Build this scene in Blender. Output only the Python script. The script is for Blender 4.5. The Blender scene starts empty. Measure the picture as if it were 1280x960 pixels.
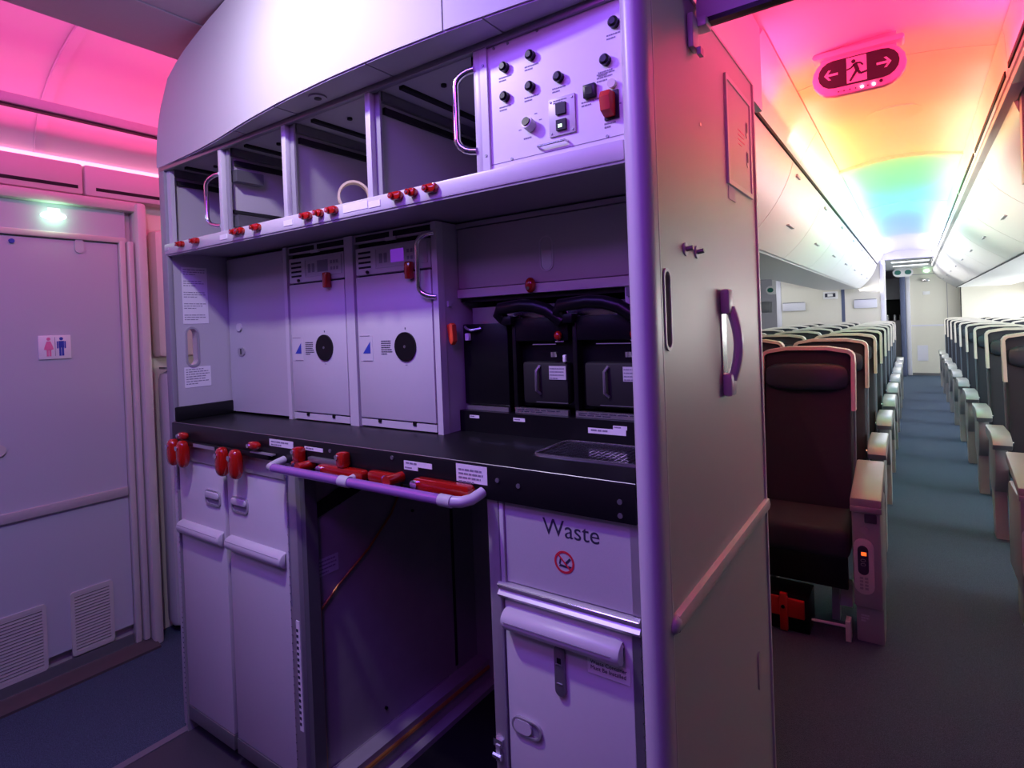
import bpy, bmesh, math, random
from mathutils import Vector, Matrix
random.seed(7)
scene = bpy.context.scene
COL = scene.collection
R = math.radians

# ------------------------------------------------------------------ camera
YAW, PITCH, ROLL = R(34.84), R(0.53), R(2.156)
fwd = Vector((-math.sin(YAW)*math.cos(PITCH), math.cos(YAW)*math.cos(PITCH), -math.sin(PITCH)))
rgt = Vector((math.cos(YAW), math.sin(YAW), 0))
dwn = fwd.cross(rgt)
r_ = rgt*math.cos(ROLL) + dwn*math.sin(ROLL)
d_ = -rgt*math.sin(ROLL) + dwn*math.cos(ROLL)
u_ = -d_
cam_d = bpy.data.cameras.new('camera')
cam = bpy.data.objects.new('camera', cam_d); COL.objects.link(cam)
cam.matrix_world = Matrix(((r_.x, u_.x, -fwd.x, 0), (r_.y, u_.y, -fwd.y, 0), (r_.z, u_.z, -fwd.z, 1.37), (0, 0, 0, 1)))
cam_d.sensor_fit = 'HORIZONTAL'; cam_d.sensor_width = 36
cam_d.lens = 721.3/1280*36
cam_d.shift_y = -(480-412.2)/1280
cam_d.clip_start = 0.02
scene.camera = cam

# ------------------------------------------------------------------ world / exposure
w = bpy.data.worlds.new('world'); scene.world = w; w.use_nodes = True
w.node_tree.nodes['Background'].inputs[0].default_value = (0.45, 0.38, 0.75, 1)
w.node_tree.nodes['Background'].inputs[1].default_value = 0.02
scene.view_settings.view_transform = 'Standard'
scene.view_settings.look = 'None'
scene.view_settings.gamma = 1
scene.view_settings.use_curve_mapping = False
scene.view_settings.exposure = 0.0

# ------------------------------------------------------------------ lamps of the place, plus an added bin fill
def area(name, loc, to, size, size_y, col, watts, spread=180):
    l = bpy.data.lights.new(name, 'AREA'); l.shape = 'RECTANGLE'; l.size = size; l.size_y = size_y
    l.color = col; l.energy = watts; l.spread = R(spread)
    o = bpy.data.objects.new(name, l); COL.objects.link(o)
    d = (Vector(to)-Vector(loc)).normalized()
    z = -d
    x = Vector((0, 1, 0)) if abs(d.y) < 0.9 else Vector((1, 0, 0))
    y = z.cross(x).normalized(); x = y.cross(z).normalized()
    o.matrix_world = Matrix(((x.x, y.x, z.x, loc[0]), (x.y, y.y, z.y, loc[1]), (x.z, y.z, z.z, loc[2]), (0, 0, 0, 1)))
    return o
VIO = (0.25, 0.10, 1.0)
# cross-aisle ceiling lamps in front of the galley (violet mood light, one white downlight)
area('mood_lamp', (-0.85, 0.10, 2.31), (-0.85, 0.60, 0.9), 0.25, 0.9, VIO, 12.5)
area('mood_lamp', (-1.9, -0.60, 2.31), (-2.3, 0.60, 0.6), 0.25, 0.9, (0.34, 0.28, 1.0), 7)
area('mood_lamp', (-0.32, -0.35, 2.28), (-0.10, 1.20, 1.90), 0.25, 0.4, (0.62, 0.06, 1.0), 6)
area('downlight_lamp', (-1.22, 0.40, 2.31), (-1.15, 0.96, 1.1), 0.07, 0.07, (0.97, 0.91, 1.0), 9)
# entry-vault wash over the left aisle
area('vault_lamp', (-2.16, 0.25, 2.40), (-2.7, 0.25, 2.36), 2.0, 0.05, (1.0, 0.06, 0.46), 4.0, 140)
area('vault_lamp', (-2.16, 1.9, 2.40), (-2.7, 1.9, 2.36), 1.6, 0.05, (1.0, 0.06, 0.22), 4.0, 140)
area('vault_lamp', (-2.83, 0.7, 2.15), (-2.6, 0.7, 2.50), 3.0, 0.03, (1.0, 0.06, 0.30), 3.0, 140)
# cabin cove strips: rainbow along the aisle
SEG = [  # y0, y1, left colour, right colour, watts
    (1.30, 2.45, (1.0, 0.04, 0.20), (1.0, 0.03, 0.20), 6.2),
    (2.45, 3.35, (1.0, 0.17, 0.03), (1.0, 0.06, 0.03), 3.2),
    (3.35, 4.38, (1.0, 0.42, 0.05), (1.0, 0.13, 0.03), 4.0),
    (4.46, 5.65, (0.16, 1.0, 0.26), (0.08, 1.0, 0.14), 3.6),
    (5.65, 7.00, (0.12, 0.85, 0.75), (0.12, 0.75, 0.85), 3.8),
    (7.00, 9.0, (0.14, 0.45, 1.0), (0.10, 0.40, 1.0), 4.4),
    (9.0, 11.4, (0.55, 0.50, 1.0), (0.45, 0.42, 1.0), 7.0),
]
for y0, y1, cl, cr, wt in SEG:
    ym = (y0+y1)/2
    area('cove_lamp', (-0.40, ym, 2.14), (-0.05, ym, 2.42), y1-y0, 0.03, cl, wt)
    area('cove_lamp', (0.262, ym, 2.14), (-0.05, ym, 2.42), y1-y0, 0.03, cr, wt)
# white wash along the bin coves and the back of the cabin
for ym, wl_, wr_ in ((3.9, 0.9, 0.3), (5.9, 2.2, 0.6), (7.9, 2.5, 1.2), (10.0, 5, 4)):
    area('cove_lamp', (-0.415, ym, 2.13), (-0.46, ym, 2.45), 2.0, 0.03, (1.0, 0.92, 0.78), wl_, 100)
    area('cove_lamp', (0.266, ym, 2.13), (0.30, ym, 2.45), 2.0, 0.03, (1.0, 0.96, 0.85), wr_, 100)
for ym, wt in ((9.0, 8), (12.4, 24)):
    area('cabin_lamp', (-0.05, ym, 2.20), (-0.05, ym, 0), 1.4, 0.35, (1.0, 0.98, 0.94), wt)
# daylight through the window rows
for k in range(11):
    area('window_lamp', (1.80, 3.98+1.02*k, 1.10), (0.1, 3.98+1.02*k, 0.25), 0.22, 0.30, (0.80, 0.92, 1.0), 12 if k else 7)
for ym in (4.8, 7.5, 10.5, 13.0):
    area('window_lamp', (1.80, ym, 1.36), (-0.6, ym, 1.80), 2.4, 0.16, (1.0, 0.99, 0.95), 22)
# added fill without real fittings, brightens the window bins from the centre bins
for ym in (4.6, 7.4, 10.2):
    area('bin_fill', (-0.735, ym, 1.725), (0.45, ym, 1.90), 2.4, 0.03, (1.0, 0.97, 0.90), 8, 60)
area('galley_far_lamp', (-2.3, 8.5, 2.0), (-1.6, 8.5, 1.2), 5.0, 0.4, (0.95, 0.95, 1.0), 30)

# ------------------------------------------------------------------ materials
MATS = {}
def mat(name, col, rough=0.5, metal=0.0, var=0.06, vscale=60.0, bump=0.0, bscale=400.0, emit=None, estr=0.0, spec=0.5, coat=0.0):
    m = bpy.data.materials.new(name); m.use_nodes = True
    nt = m.node_tree; b = nt.nodes['Principled BSDF']
    b.inputs['Roughness'].default_value = rough; b.inputs['Metallic'].default_value = metal
    b.inputs['Specular IOR Level'].default_value = spec
    b.inputs['Coat Weight'].default_value = coat
    tc = nt.nodes.new('ShaderNodeTexCoord')
    n = nt.nodes.new('ShaderNodeTexNoise'); n.inputs['Scale'].default_value = vscale; n.inputs['Detail'].default_value = 3
    nt.links.new(tc.outputs['Object'], n.inputs['Vector'])
    mx = nt.nodes.new('ShaderNodeMix'); mx.data_type = 'RGBA'
    c = Vector(col)
    mx.inputs['A'].default_value = (*[max(0, v*(1-var)) for v in c], 1)
    mx.inputs['B'].default_value = (*[min(1, v*(1+var)) for v in c], 1)
    nt.links.new(n.outputs['Fac'], mx.inputs['Factor'])
    nt.links.new(mx.outputs['Result'], b.inputs['Base Color'])
    if bump:
        n2 = nt.nodes.new('ShaderNodeTexNoise'); n2.inputs['Scale'].default_value = bscale
        nt.links.new(tc.outputs['Object'], n2.inputs['Vector'])
        bp = nt.nodes.new('ShaderNodeBump'); bp.inputs['Strength'].default_value = bump; bp.inputs['Distance'].default_value = 0.002
        nt.links.new(n2.outputs['Fac'], bp.inputs['Height']); nt.links.new(bp.outputs['Normal'], b.inputs['Normal'])
    if emit:
        b.inputs['Emission Color'].default_value = (*emit, 1); b.inputs['Emission Strength'].default_value = estr
    MATS[name] = m
    return m
mat('laminate', (0.52, 0.51, 0.54), 0.42, bump=0.15, bscale=900, var=0.05, vscale=300)
mat('laminate_side', (0.50, 0.49, 0.50), 0.38, bump=0.15, bscale=900, var=0.05, vscale=300)
mat('laminate_light', (0.62, 0.61, 0.64), 0.38, var=0.02)
mat('laminate_dark', (0.30, 0.29, 0.32), 0.5, var=0.05)
mat('column_paint', (0.60, 0.56, 0.64), 0.35, var=0.02)
mat('fascia_white', (0.52, 0.52, 0.55), 0.62, var=0.01)
mat('panel_white', (0.78, 0.78, 0.80), 0.35, var=0.02)
mat('ceiling_white', (0.82, 0.82, 0.82), 0.6, var=0.02, vscale=8)
mat('soffit_grey', (0.42, 0.40, 0.46), 0.6, var=0.03)
mat('bin_white', (0.80, 0.80, 0.78), 0.4, var=0.02)
mat('alu', (0.50, 0.49, 0.52), 0.42, 0.6, var=0.05)
mat('alu_dark', (0.28, 0.28, 0.30), 0.4, 0.7)
mat('chrome', (0.85, 0.85, 0.88), 0.12, 1.0, var=0.02)
mat('steel_bright', (0.75, 0.74, 0.74), 0.22, 0.9)
mat('black_top', (0.010, 0.010, 0.011), 0.34, var=0.1, bump=0.1, bscale=600, spec=0.3)
mat('black_plastic', (0.006, 0.006, 0.007), 0.35, var=0.1, spec=0.3)
mat('black_matte', (0.006, 0.006, 0.007), 0.7, var=0.1)
mat('dark_gap', (0.01, 0.01, 0.012), 0.8)
mat('red_latch', (0.42, 0.010, 0.005), 0.12, var=0.06, coat=0.8)
mat('red_matte', (0.55, 0.02, 0.015), 0.5)
mat('orange_red', (0.85, 0.09, 0.03), 0.4)
mat('paper', (0.85, 0.84, 0.86), 0.6, var=0.02)
mat('paper_grey', (0.55, 0.54, 0.58), 0.6, var=0.03)
mat('print_dark', (0.03, 0.03, 0.06), 0.6)
mat('print_grey', (0.25, 0.24, 0.30), 0.6)
mat('print_blue', (0.03, 0.06, 0.42), 0.5)
mat('print_red', (0.65, 0.02, 0.05), 0.5)
mat('print_pink', (0.85, 0.22, 0.42), 0.5)
mat('lav_laminate', (0.52, 0.53, 0.60), 0.5, bump=0.2, bscale=700, var=0.08, vscale=400)
mat('lav_frame', (0.62, 0.58, 0.56), 0.4, var=0.02)
mat('lav_rail', (0.48, 0.44, 0.46), 0.45)
mat('lav_base', (0.14, 0.14, 0.15), 0.5)
mat('door_liner', (0.72, 0.66, 0.60), 0.45, var=0.02)
mat('threshold', (0.09, 0.07, 0.075), 0.55)
mat('wood_tape', (0.72, 0.60, 0.40), 0.6)
mat('copper_cord', (0.55, 0.22, 0.06), 0.35, 0.5)
mat('bay_wall', (0.36, 0.34, 0.36), 0.35, var=0.1, vscale=20)
mat('seat_fabric', (0.030, 0.034, 0.050), 0.85, var=0.25, vscale=500, bump=0.3, bscale=700)
mat('seat_leather', (0.022, 0.040, 0.062), 0.42, var=0.1)
mat('seat_rim', (0.66, 0.62, 0.55), 0.4, var=0.02)
mat('seat_grey', (0.34, 0.34, 0.33), 0.38, var=0.04)
mat('seat_grey_light', (0.34, 0.36, 0.35), 0.3, 0.2, var=0.03)
mat('seat_shell', (0.16, 0.20, 0.25), 0.5)
mat('button_grey', (0.36, 0.34, 0.36), 0.4)
mat('display_red', (0.2, 0.01, 0.0), 0.4, emit=(1.0, 0.12, 0.02), estr=1.6)
mat('display_violet', (0.10, 0.03, 0.25), 0.3, emit=(0.35, 0.06, 1.0), estr=0.35)
mat('display_green', (0.3, 0.6, 0.3), 0.3, emit=(0.6, 1.0, 0.55), estr=2.0)
mat('lamp_green', (0.5, 0.9, 0.6), 0.3, emit=(0.55, 1.0, 0.66), estr=6.0)
mat('lamp_white', (0.9, 0.9, 1.0), 0.3, emit=(0.85, 0.9, 1.0), estr=8.0)
mat('sign_pink', (0.85, 0.50, 0.62), 0.4, var=0.02)
mat('sign_dark', (0.035, 0.012, 0.02), 0.5)
mat('sign_green', (0.01, 0.16, 0.13), 0.5)
mat('strip_led_pink', (0.9, 0.5, 0.6), 0.4, emit=(1.0, 0.35, 0.50), estr=2.2)
mat('bulkhead_cream', (0.74, 0.71, 0.62), 0.5, var=0.02)
mat('bulkhead_lilac', (0.72, 0.71, 0.80), 0.5, var=0.02)
mat('curtain_blue', (0.10, 0.12, 0.22), 0.8)
mat('window_glow', (0.9, 0.95, 1.0), 0.4, emit=(0.9, 0.96, 1.0), estr=2.5)
mat('rail_violet', (0.42, 0.20, 0.62), 0.22, 0.4, var=0.03)
mat('mat_floor', (0.055, 0.052, 0.065), 0.45, var=0.2, vscale=200)
mat('edge_trim', (0.16, 0.15, 0.18), 0.5)

def carpet():
    m = bpy.data.materials.new('carpet_blue'); m.use_nodes = True
    nt = m.node_tree; b = nt.nodes['Principled BSDF']; b.inputs['Roughness'].default_value = 0.95
    tc = nt.nodes.new('ShaderNodeTexCoord')
    n = nt.nodes.new('ShaderNodeTexNoise'); n.inputs['Scale'].default_value = 420; n.inputs['Detail'].default_value = 4
    n2 = nt.nodes.new('ShaderNodeTexVoronoi'); n2.inputs['Scale'].default_value = 260
    cr = nt.nodes.new('ShaderNodeValToRGB')
    cr.color_ramp.elements[0].position = 0.35; cr.color_ramp.elements[0].color = (0.016, 0.030, 0.060, 1)
    cr.color_ramp.elements[1].position = 0.70; cr.color_ramp.elements[1].color = (0.085, 0.13, 0.20, 1)
    nt.links.new(tc.outputs['Object'], n.inputs['Vector']); nt.links.new(tc.outputs['Object'], n2.inputs['Vector'])
    nt.links.new(n.outputs['Fac'], cr.inputs['Fac']); nt.links.new(cr.outputs['Color'], b.inputs['Base Color'])
    bp = nt.nodes.new('ShaderNodeBump'); bp.inputs['Strength'].default_value = 0.5; bp.inputs['Distance'].default_value = 0.004
    nt.links.new(n2.outputs['Distance'], bp.inputs['Height']); nt.links.new(bp.outputs['Normal'], b.inputs['Normal'])
    MATS['carpet_blue'] = m
carpet()

# ------------------------------------------------------------------ mesh builder
def stadium(cx, cz, hw, hh, n=8):
    """closed outline of a stadium (rounded ends on the long axis)"""
    pts = []
    if hh >= hw:
        for i in range(n+1):
            a = math.pi*i/n; pts.append((cx+hw*math.cos(a), cz+(hh-hw)+hw*math.sin(a)))
        for i in range(n+1):
            a = math.pi+math.pi*i/n; pts.append((cx+hw*math.cos(a), cz-(hh-hw)+hw*math.sin(a)))
    else:
        for i in range(n+1):
            a = -math.pi/2+math.pi*i/n; pts.append((cx+(hw-hh)+hh*math.cos(a), cz+hh*math.sin(a)))
        for i in range(n+1):
            a = math.pi/2+math.pi*i/n; pts.append((cx-(hw-hh)+hh*math.cos(a), cz+hh*math.sin(a)))
    return pts
def rrect(x0, x1, z0, z1, r, n=4):
    pts = []
    for cx, cz, a0 in ((x1-r, z1-r, 0), (x0+r, z1-r, 90), (x0+r, z0+r, 180), (x1-r, z0+r, 270)):
        for i in range(n+1):
            a = R(a0+90*i/n); pts.append((cx+r*math.cos(a), cz+r*math.sin(a)))
    return pts
def to3(p, axis, a):
    if axis == 'X': return Vector((a, p[0], p[1]))
    if axis == 'Y': return Vector((p[0], a, p[1]))
    return Vector((p[0], p[1], a))

class MB:
    def __init__(s): s.bm = bmesh.new()
    def box(s, x0, x1, y0, y1, z0, z1, bev=0, seg=2):
        v = [s.bm.verts.new((x, y, z)) for z in (z0, z1) for y in (y0, y1) for x in (x0, x1)]
        fs = [s.bm.faces.new([v[i] for i in q]) for q in ((0, 2, 3, 1), (4, 5, 7, 6), (0, 1, 5, 4), (2, 6, 7, 3), (0, 4, 6, 2), (1, 3, 7, 5))]
        if bev:
            es = list({e for f in fs for e in f.edges})
            bmesh.ops.bevel(s.bm, geom=es, offset=bev, segments=seg, affect='EDGES', profile=0.5)
        return s
    def prism(s, pts, axis, a0, a1, bev=0):
        A = [s.bm.verts.new(to3(p, axis, a0)) for p in pts]; B = [s.bm.verts.new(to3(p, axis, a1)) for p in pts]
        n = len(pts); caps = [s.bm.faces.new(A), s.bm.faces.new(B[::-1])]
        for i in range(n): s.bm.faces.new((A[i], B[i], B[(i+1) % n], A[(i+1) % n]))
        if bev:
            es = list({e for f in caps for e in f.edges})
            bmesh.ops.bevel(s.bm, geom=es, offset=bev, segments=2, affect='EDGES', profile=0.5)
        return s
    def ring(s, o, i_, axis, a0, a1):
        n = len(o); L = [[s.bm.verts.new(to3(p, axis, a)) for p in q] for q in (o, i_) for a in (a0, a1)]
        O0, O1, I0, I1 = L
        for k in range(n):
            j = (k+1) % n
            for q in ((O0[k], O0[j], O1[j], O1[k]), (I0[j], I0[k], I1[k], I1[j]), (O0[j], O0[k], I0[k], I0[j]), (O1[k], O1[j], I1[j], I1[k])): s.bm.faces.new(q)
        return s
    def plate_hole(s, outer, holes, axis, a0, a1):
        loops = [outer]+holes
        for a in (a0, a1):
            es = []
            for lp in loops:
                v = [s.bm.verts.new(to3(p, axis, a)) for p in lp]
                es += [s.bm.edges.new((v[i], v[(i+1) % len(v)])) for i in range(len(v))]
            bmesh.ops.triangle_fill(s.bm, use_beauty=True, use_dissolve=False, edges=es)
        for lp in loops:
            A = [s.bm.verts.new(to3(p, axis, a0)) for p in lp]; B = [s.bm.verts.new(to3(p, axis, a1)) for p in lp]
            for i in range(len(lp)): s.bm.faces.new((A[i], B[i], B[(i+1) % len(lp)], A[(i+1) % len(lp)]))
        return s
    def sheet(s, prof, axis, a0, a1, t=0.012):
        """open profile extruded with a thickness"""
        n = len(prof); off = []
        for i in range(n):
            p = Vector(prof[max(i-1, 0)]); q = Vector(prof[min(i+1, n-1)]); d = (q-p).normalized()
            off.append((prof[i][0]-d.y*t, prof[i][1]+d.x*t))
        return s.prism(list(prof)+off[::-1], axis, a0, a1) if n == 2 else s._strip(prof, off, axis, a0, a1)
    def _strip(s, p, o, axis, a0, a1):
        V = [[s.bm.verts.new(to3(q, axis, a)) for q in L] for L in (p, o) for a in (a0, a1)]
        P0, P1, O0, O1 = V; n = len(p)
        for i in range(n-1):
            for q in ((P0[i], P1[i], P1[i+1], P0[i+1]), (O0[i+1], O1[i+1], O1[i], O0[i]), (P0[i+1], O0[i+1], O0[i], P0[i]), (P1[i], O1[i], O1[i+1], P1[i+1])): s.bm.faces.new(q)
        s.bm.faces.new((P0[0], O0[0], O1[0], P1[0])); s.bm.faces.new((P0[-1], P1[-1], O1[-1], O0[-1]))
        return s
    def cyl(s, p0, p1, r, n=16, r2=None):
        p0, p1 = Vector(p0), Vector(p1); d = (p1-p0).normalized()
        a = d.orthogonal().normalized(); b = d.cross(a); r2 = r if r2 is None else r2
        A = [s.bm.verts.new(p0+(a*math.cos(t)+b*math.sin(t))*r) for t in [2*math.pi*i/n for i in range(n)]]
        B = [s.bm.verts.new(p1+(a*math.cos(t)+b*math.sin(t))*r2) for t in [2*math.pi*i/n for i in range(n)]]
        s.bm.faces.new(A[::-1]); s.bm.faces.new(B)
        for i in range(n): s.bm.faces.new((A[i], A[(i+1) % n], B[(i+1) % n], B[i]))
        return s
    def tube(s, pts, r, n=10, sx=1.0):
        pts = [Vector(p) for p in pts]; rings = []
        t0 = (pts[1]-pts[0]).normalized(); a = t0.orthogonal().normalized()
        for i, p in enumerate(pts):
            t = (pts[min(i+1, len(pts)-1)]-pts[max(i-1, 0)]).normalized()
            a = (a-t*a.dot(t)).normalized(); b = t.cross(a)
            rings.append([s.bm.verts.new(p+(a*math.cos(q)+b*math.sin(q)*sx)*r) for q in [2*math.pi*k/n for k in range(n)]])
        for i in range(len(rings)-1):
            for k in range(n): s.bm.faces.new((rings[i][k], rings[i][(k+1) % n], rings[i+1][(k+1) % n], rings[i+1][k]))
        s.bm.faces.new(rings[0][::-1]); s.bm.faces.new(rings[-1])
        return s
    def ell(s, c, rx, ry, rz, n=14, m=9, e=1.0):
        def sp(v): return math.copysign(abs(v)**e, v)
        c = Vector(c); rows = []
        for i in range(1, m):
            ph = math.pi*i/m
            rows.append([s.bm.verts.new(c+Vector((rx*sp(math.sin(ph))*sp(math.cos(2*math.pi*k/n)), ry*sp(math.sin(ph))*sp(math.sin(2*math.pi*k/n)), rz*sp(math.cos(ph))))) for k in range(n)])
        T = s.bm.verts.new(c+Vector((0, 0, rz))); B = s.bm.verts.new(c-Vector((0, 0, rz)))
        for i in range(len(rows)-1):
            for k in range(n): s.bm.faces.new((rows[i][k], rows[i+1][k], rows[i+1][(k+1) % n], rows[i][(k+1) % n]))
        for k in range(n):
            s.bm.faces.new((T, rows[0][k], rows[0][(k+1) % n])); s.bm.faces.new((B, rows[-1][(k+1) % n], rows[-1][k]))
        return s
    def shear(s, fn):
        for v in s.bm.verts: v.co = fn(v.co)
        return s
    def mesh(s, name):
        bmesh.ops.remove_doubles(s.bm, verts=s.bm.verts, dist=1e-6)
        bmesh.ops.recalc_face_normals(s.bm, faces=s.bm.faces)
        me = bpy.data.meshes.new(name); s.bm.to_mesh(me); s.bm.free()
        for p in me.polygons: p.use_smooth = True
        me.set_sharp_from_angle(angle=R(35))
        return me
    def build(s, name, m, parent=None):
        me = s.mesh(name)
        return link(name, me, m, parent)
def root_loc(o):
    while o.parent: o = o.parent
    return o.location.copy()
def link(name, me, m, parent=None):
    me.materials.append(MATS[m])
    o = bpy.data.objects.new(name, me); COL.objects.link(o)
    if parent:
        me.transform(Matrix.Translation(-root_loc(parent))); o.parent = parent
    else:
        xs = [v.co for v in me.vertices]
        c = Vector(((min(v.x for v in xs)+max(v.x for v in xs))/2, (min(v.y for v in xs)+max(v.y for v in xs))/2, min(v.z for v in xs)))
        me.transform(Matrix.Translation(-c)); o.location = c
    return o
def tag(o, label, cat, group=None):
    o['label'] = label; o['category'] = cat
    if group: o['group'] = group
    return o
def struct(o, label=None):
    o['kind'] = 'structure'
    if label: o['label'] = label
    return o
def thing(name, label, cat, loc, group=None):
    o = bpy.data.objects.new(name, None); COL.objects.link(o); o.location = loc
    o.empty_display_size = 0.05
    return tag(o, label, cat, group)
def copy_tree(o, parent=None):
    c = o.copy(); COL.objects.link(c); c.parent = parent
    for ch in [k for k in bpy.data.objects if k.parent == o]: copy_tree(ch, c)
    return c
def box(name, m, x0, x1, y0, y1, z0, z1, parent=None, bev=0): return MB().box(x0, x1, y0, y1, z0, z1, bev).build(name, m, parent)
def text(name, body, size, loc, face, m, parent, align='LEFT', depth=0.0004, font_scale=1.0):
    cu = bpy.data.curves.new('txt', 'FONT'); cu.body = body; cu.size = size; cu.extrude = depth; cu.align_x = align
    cu.space_line = 1.0
    ob = bpy.data.objects.new('txt', cu); COL.objects.link(ob)
    dg = bpy.context.evaluated_depsgraph_get()
    me = bpy.data.meshes.new_from_object(ob.evaluated_get(dg))
    bpy.data.objects.remove(ob); bpy.data.curves.remove(cu)
    rot = {'-Y': Matrix.Rotation(R(90), 4, 'X'), '+X': Matrix.Rotation(R(90), 4, 'Z') @ Matrix.Rotation(R(90), 4, 'X')}[face]
    me.transform(Matrix.Translation(Vector(loc)) @ rot)
    return link(name, me, m, parent)
def dashes(name, x0, x1, ztop, n, dz, y, parent, m='print_grey', h=None, face='-Y', seed=1, gap=0.12):
    """rows of unreadably small print"""
    rn = random.Random(seed); mb = MB(); h = h or dz*0.35; L = x1-x0
    for i in range(n):
        z = ztop-i*dz; x = x0; end = x0+L*(1.0 if i < n-1 else 0.6)*(0.8+0.2*rn.random())
        while x < end-L*0.03:
            wd = min(L*(0.06+0.14*rn.random()), end-x)
            if face == '-Y': mb.box(x, x+wd, y-0.0006, y, z-h, z)
            else: mb.box(y, y+0.0006, x, x+wd, z-h, z)
            x += wd+L*0.03
    o = mb.build(name, m, parent); o['kind'] = 'stuff'
    return o

FY = 0.96        # galley front plane
# ================================================================== SETTING
fl = struct(box('floor', 'carpet_blue', -4.2, 2.4, -2.2, 17.5, -0.06, 0.0), 'speckled blue cabin carpet')
struct(box('trim_1', 'mat_floor', -2.10, -0.36, -2.2, 1.02, 0.0, 0.004), 'dark galley floor mat in front of the galley')
struct(box('trim_2', 'edge_trim', -2.13, -2.10, -2.2, 0.985, 0.0, 0.007), 'grey edging strip between carpet and mat')

# centre ceiling over the cross aisle (soffit) -------------------------
struct(box('ceiling', 'soffit_grey', -1.835, 0.9, -2.2, 1.22, 2.36, 2.40), 'grey flat ceiling panel over the galley front')
struct(box('trim_3', 'soffit_grey', -2.13, -1.840, -2.2, 3.2, 2.358, 2.40), 'grey ceiling edge panel beside the lit vault')
# pink vault over the left aisle
vp = []
for i in range(13):
    a = R(90*i/12)
    vp.append((-2.08-0.83*math.sin(a), 2.14+0.40*math.cos(a)))
va = struct(MB().sheet(vp, 'Y', -2.2, 0.845, t=-0.02).build('ceiling_vault', 'ceiling_white'), 'curved vault panel lit pink')
struct(MB().sheet(vp, 'Y', 0.86, 3.2, t=-0.02).build('ceiling_vault', 'ceiling_white'), 'curved vault panel lit pink')
rib = [(x+0.012, z-0.012) for x, z in vp]
struct(MB().sheet(rib, 'Y', 0.835, 0.870, t=-0.012).build('trim_4', 'ceiling_white'), 'joint strip between vault panels')
rl = struct(MB().box(-2.685, -2.645, -2.2, 3.2, 2.235, 2.275, 0.008).build('trim_5', 'lav_rail'), 'pale curtain track running along the vault')
box('track_slot', 'dark_gap', -2.678, -2.652, -2.2, 3.2, 2.229, 2.2355, rl)
struct(box('trim_6', 'strip_led_pink', -2.905, -2.885, -2.2, 3.2, 2.118, 2.134), 'glowing pink light line above the lavatory')
up = struct(MB().box(-3.1, -2.86, -2.2, 0.985, 1.985, 2.115, 0.01).build('wall_upper', 'lav_frame'), 'panel with air slots above the lavatory')
box('air_slot', 'dark_gap', -2.861, -2.8585, -0.4, 0.965, 2.008, 2.022, up)
up2 = struct(MB().box(-3.1, -2.86, 0.99, 3.2, 1.985, 2.115, 0.01).build('wall_upper', 'lav_frame'), 'panel with air slots above the lavatory')
box('air_slot', 'dark_gap', -2.861, -2.8585, 1.03, 2.4, 2.008, 2.022, up2)

# lavatory wall on the left ------------------------------------------
wl = struct(box('wall_left', 'lav_frame', -3.0, -2.88, -2.2, 1.20, 0.03, 1.98), 'lavatory front wall')
box('door_post', 'lav_frame', -2.88, -2.835, 1.10, 1.125, 0.03, 1.80, wl, 0.006)
box('door_post', 'lav_frame', -2.88, -2.825, 1.130, 1.155, 0.03, 1.80, wl, 0.008)
MB().box(-2.90, -2.80, 1.16, 1.20, 0.0, 1.97, 0.012).build('corner_post', 'lav_frame', wl)
MB().box(-2.90, -2.82, -2.2, 1.20, 1.93, 1.975, 0.012).build('top_rail', 'lav_frame', wl)
MB().box(-2.88, -2.838, -2.2, 1.13, 1.79, 1.815, 0.006).build('door_header', 'lav_frame', wl)
box('header_panel', 'lav_laminate', -2.88, -2.850, -2.2, 1.13, 1.815, 1.93, wl)
dr = struct(box('door_1', 'lav_laminate', -2.875, -2.85, 0.30, 1.097, 0.115, 1.785), 'pale violet-blue lavatory door')
MB().box(-2.852, -2.835, 0.30, 1.095, 0.685, 0.725, 0.006).build('bumper_rail', 'lav_rail', dr)
box('kick_plate', 'lav_base', -2.852, -2.843, 0.30, 1.095, 0.03, 0.075, dr)
MB().cyl((-2.852, 0.668, 0.965), (-2.840, 0.668, 0.965), 0.022, 20).build('door_knob', 'lav_frame', dr)
MB().prism(stadium(0.955, 1.765, 0.016, 0.03), 'X', -2.852, -2.8445).build('door_tab', 'lav_laminate', dr)
MB().cyl((-2.852, 0.735, 1.765), (-2.842, 0.735, 1.765), 0.009, 12).build('door_peg', 'print_blue', dr)
def grille(y0, y1, z0, z1):
    o = MB().ring(rrect(y0, y1, z0, z1, 0.012), rrect(y0+0.013, y1-0.013, z0+0.013, z1-0.013, 0.004), 'X', -2.852, -2.843).build('vent_grille', 'lav_frame', dr)
    box('vent_back', 'dark_gap', -2.852, -2.8495, y0+0.01, y1-0.01, z0+0.01, z1-0.01, o)
    n = 19; me = None
    for i in range(n):
        z = z0+0.018+(z1-z0-0.036)*i/(n-1)
        if me is None:
            s = MB().box(-2.8495, -2.8445, y0+0.011, y1-0.011, z-0.0042, z+0.0042).build('slat', 'lav_frame', o); me = s.data; zz = z
        else:
            s = bpy.data.objects.new('slat', me); COL.objects.link(s); s.parent = o; s.location = (0, 0, z-zz)
grille(0.615, 0.790, 0.075, 0.335); grille(0.870, 1.022, 0.082, 0.343)
th = struct(MB().prism([(-2.85, 0.0), (-2.77, 0.0), (-2.77, 0.010), (-2.84, 0.030), (-2.85, 0.030)], 'Y', -2.2, 1.17).build('trim_7', 'threshold'), 'dark sloping threshold under the lavatory door')
box('threshold_strip', 'steel_bright', -2.852, -2.842, -2.2, 1.155, 0.028, 0.034, th)
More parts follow.
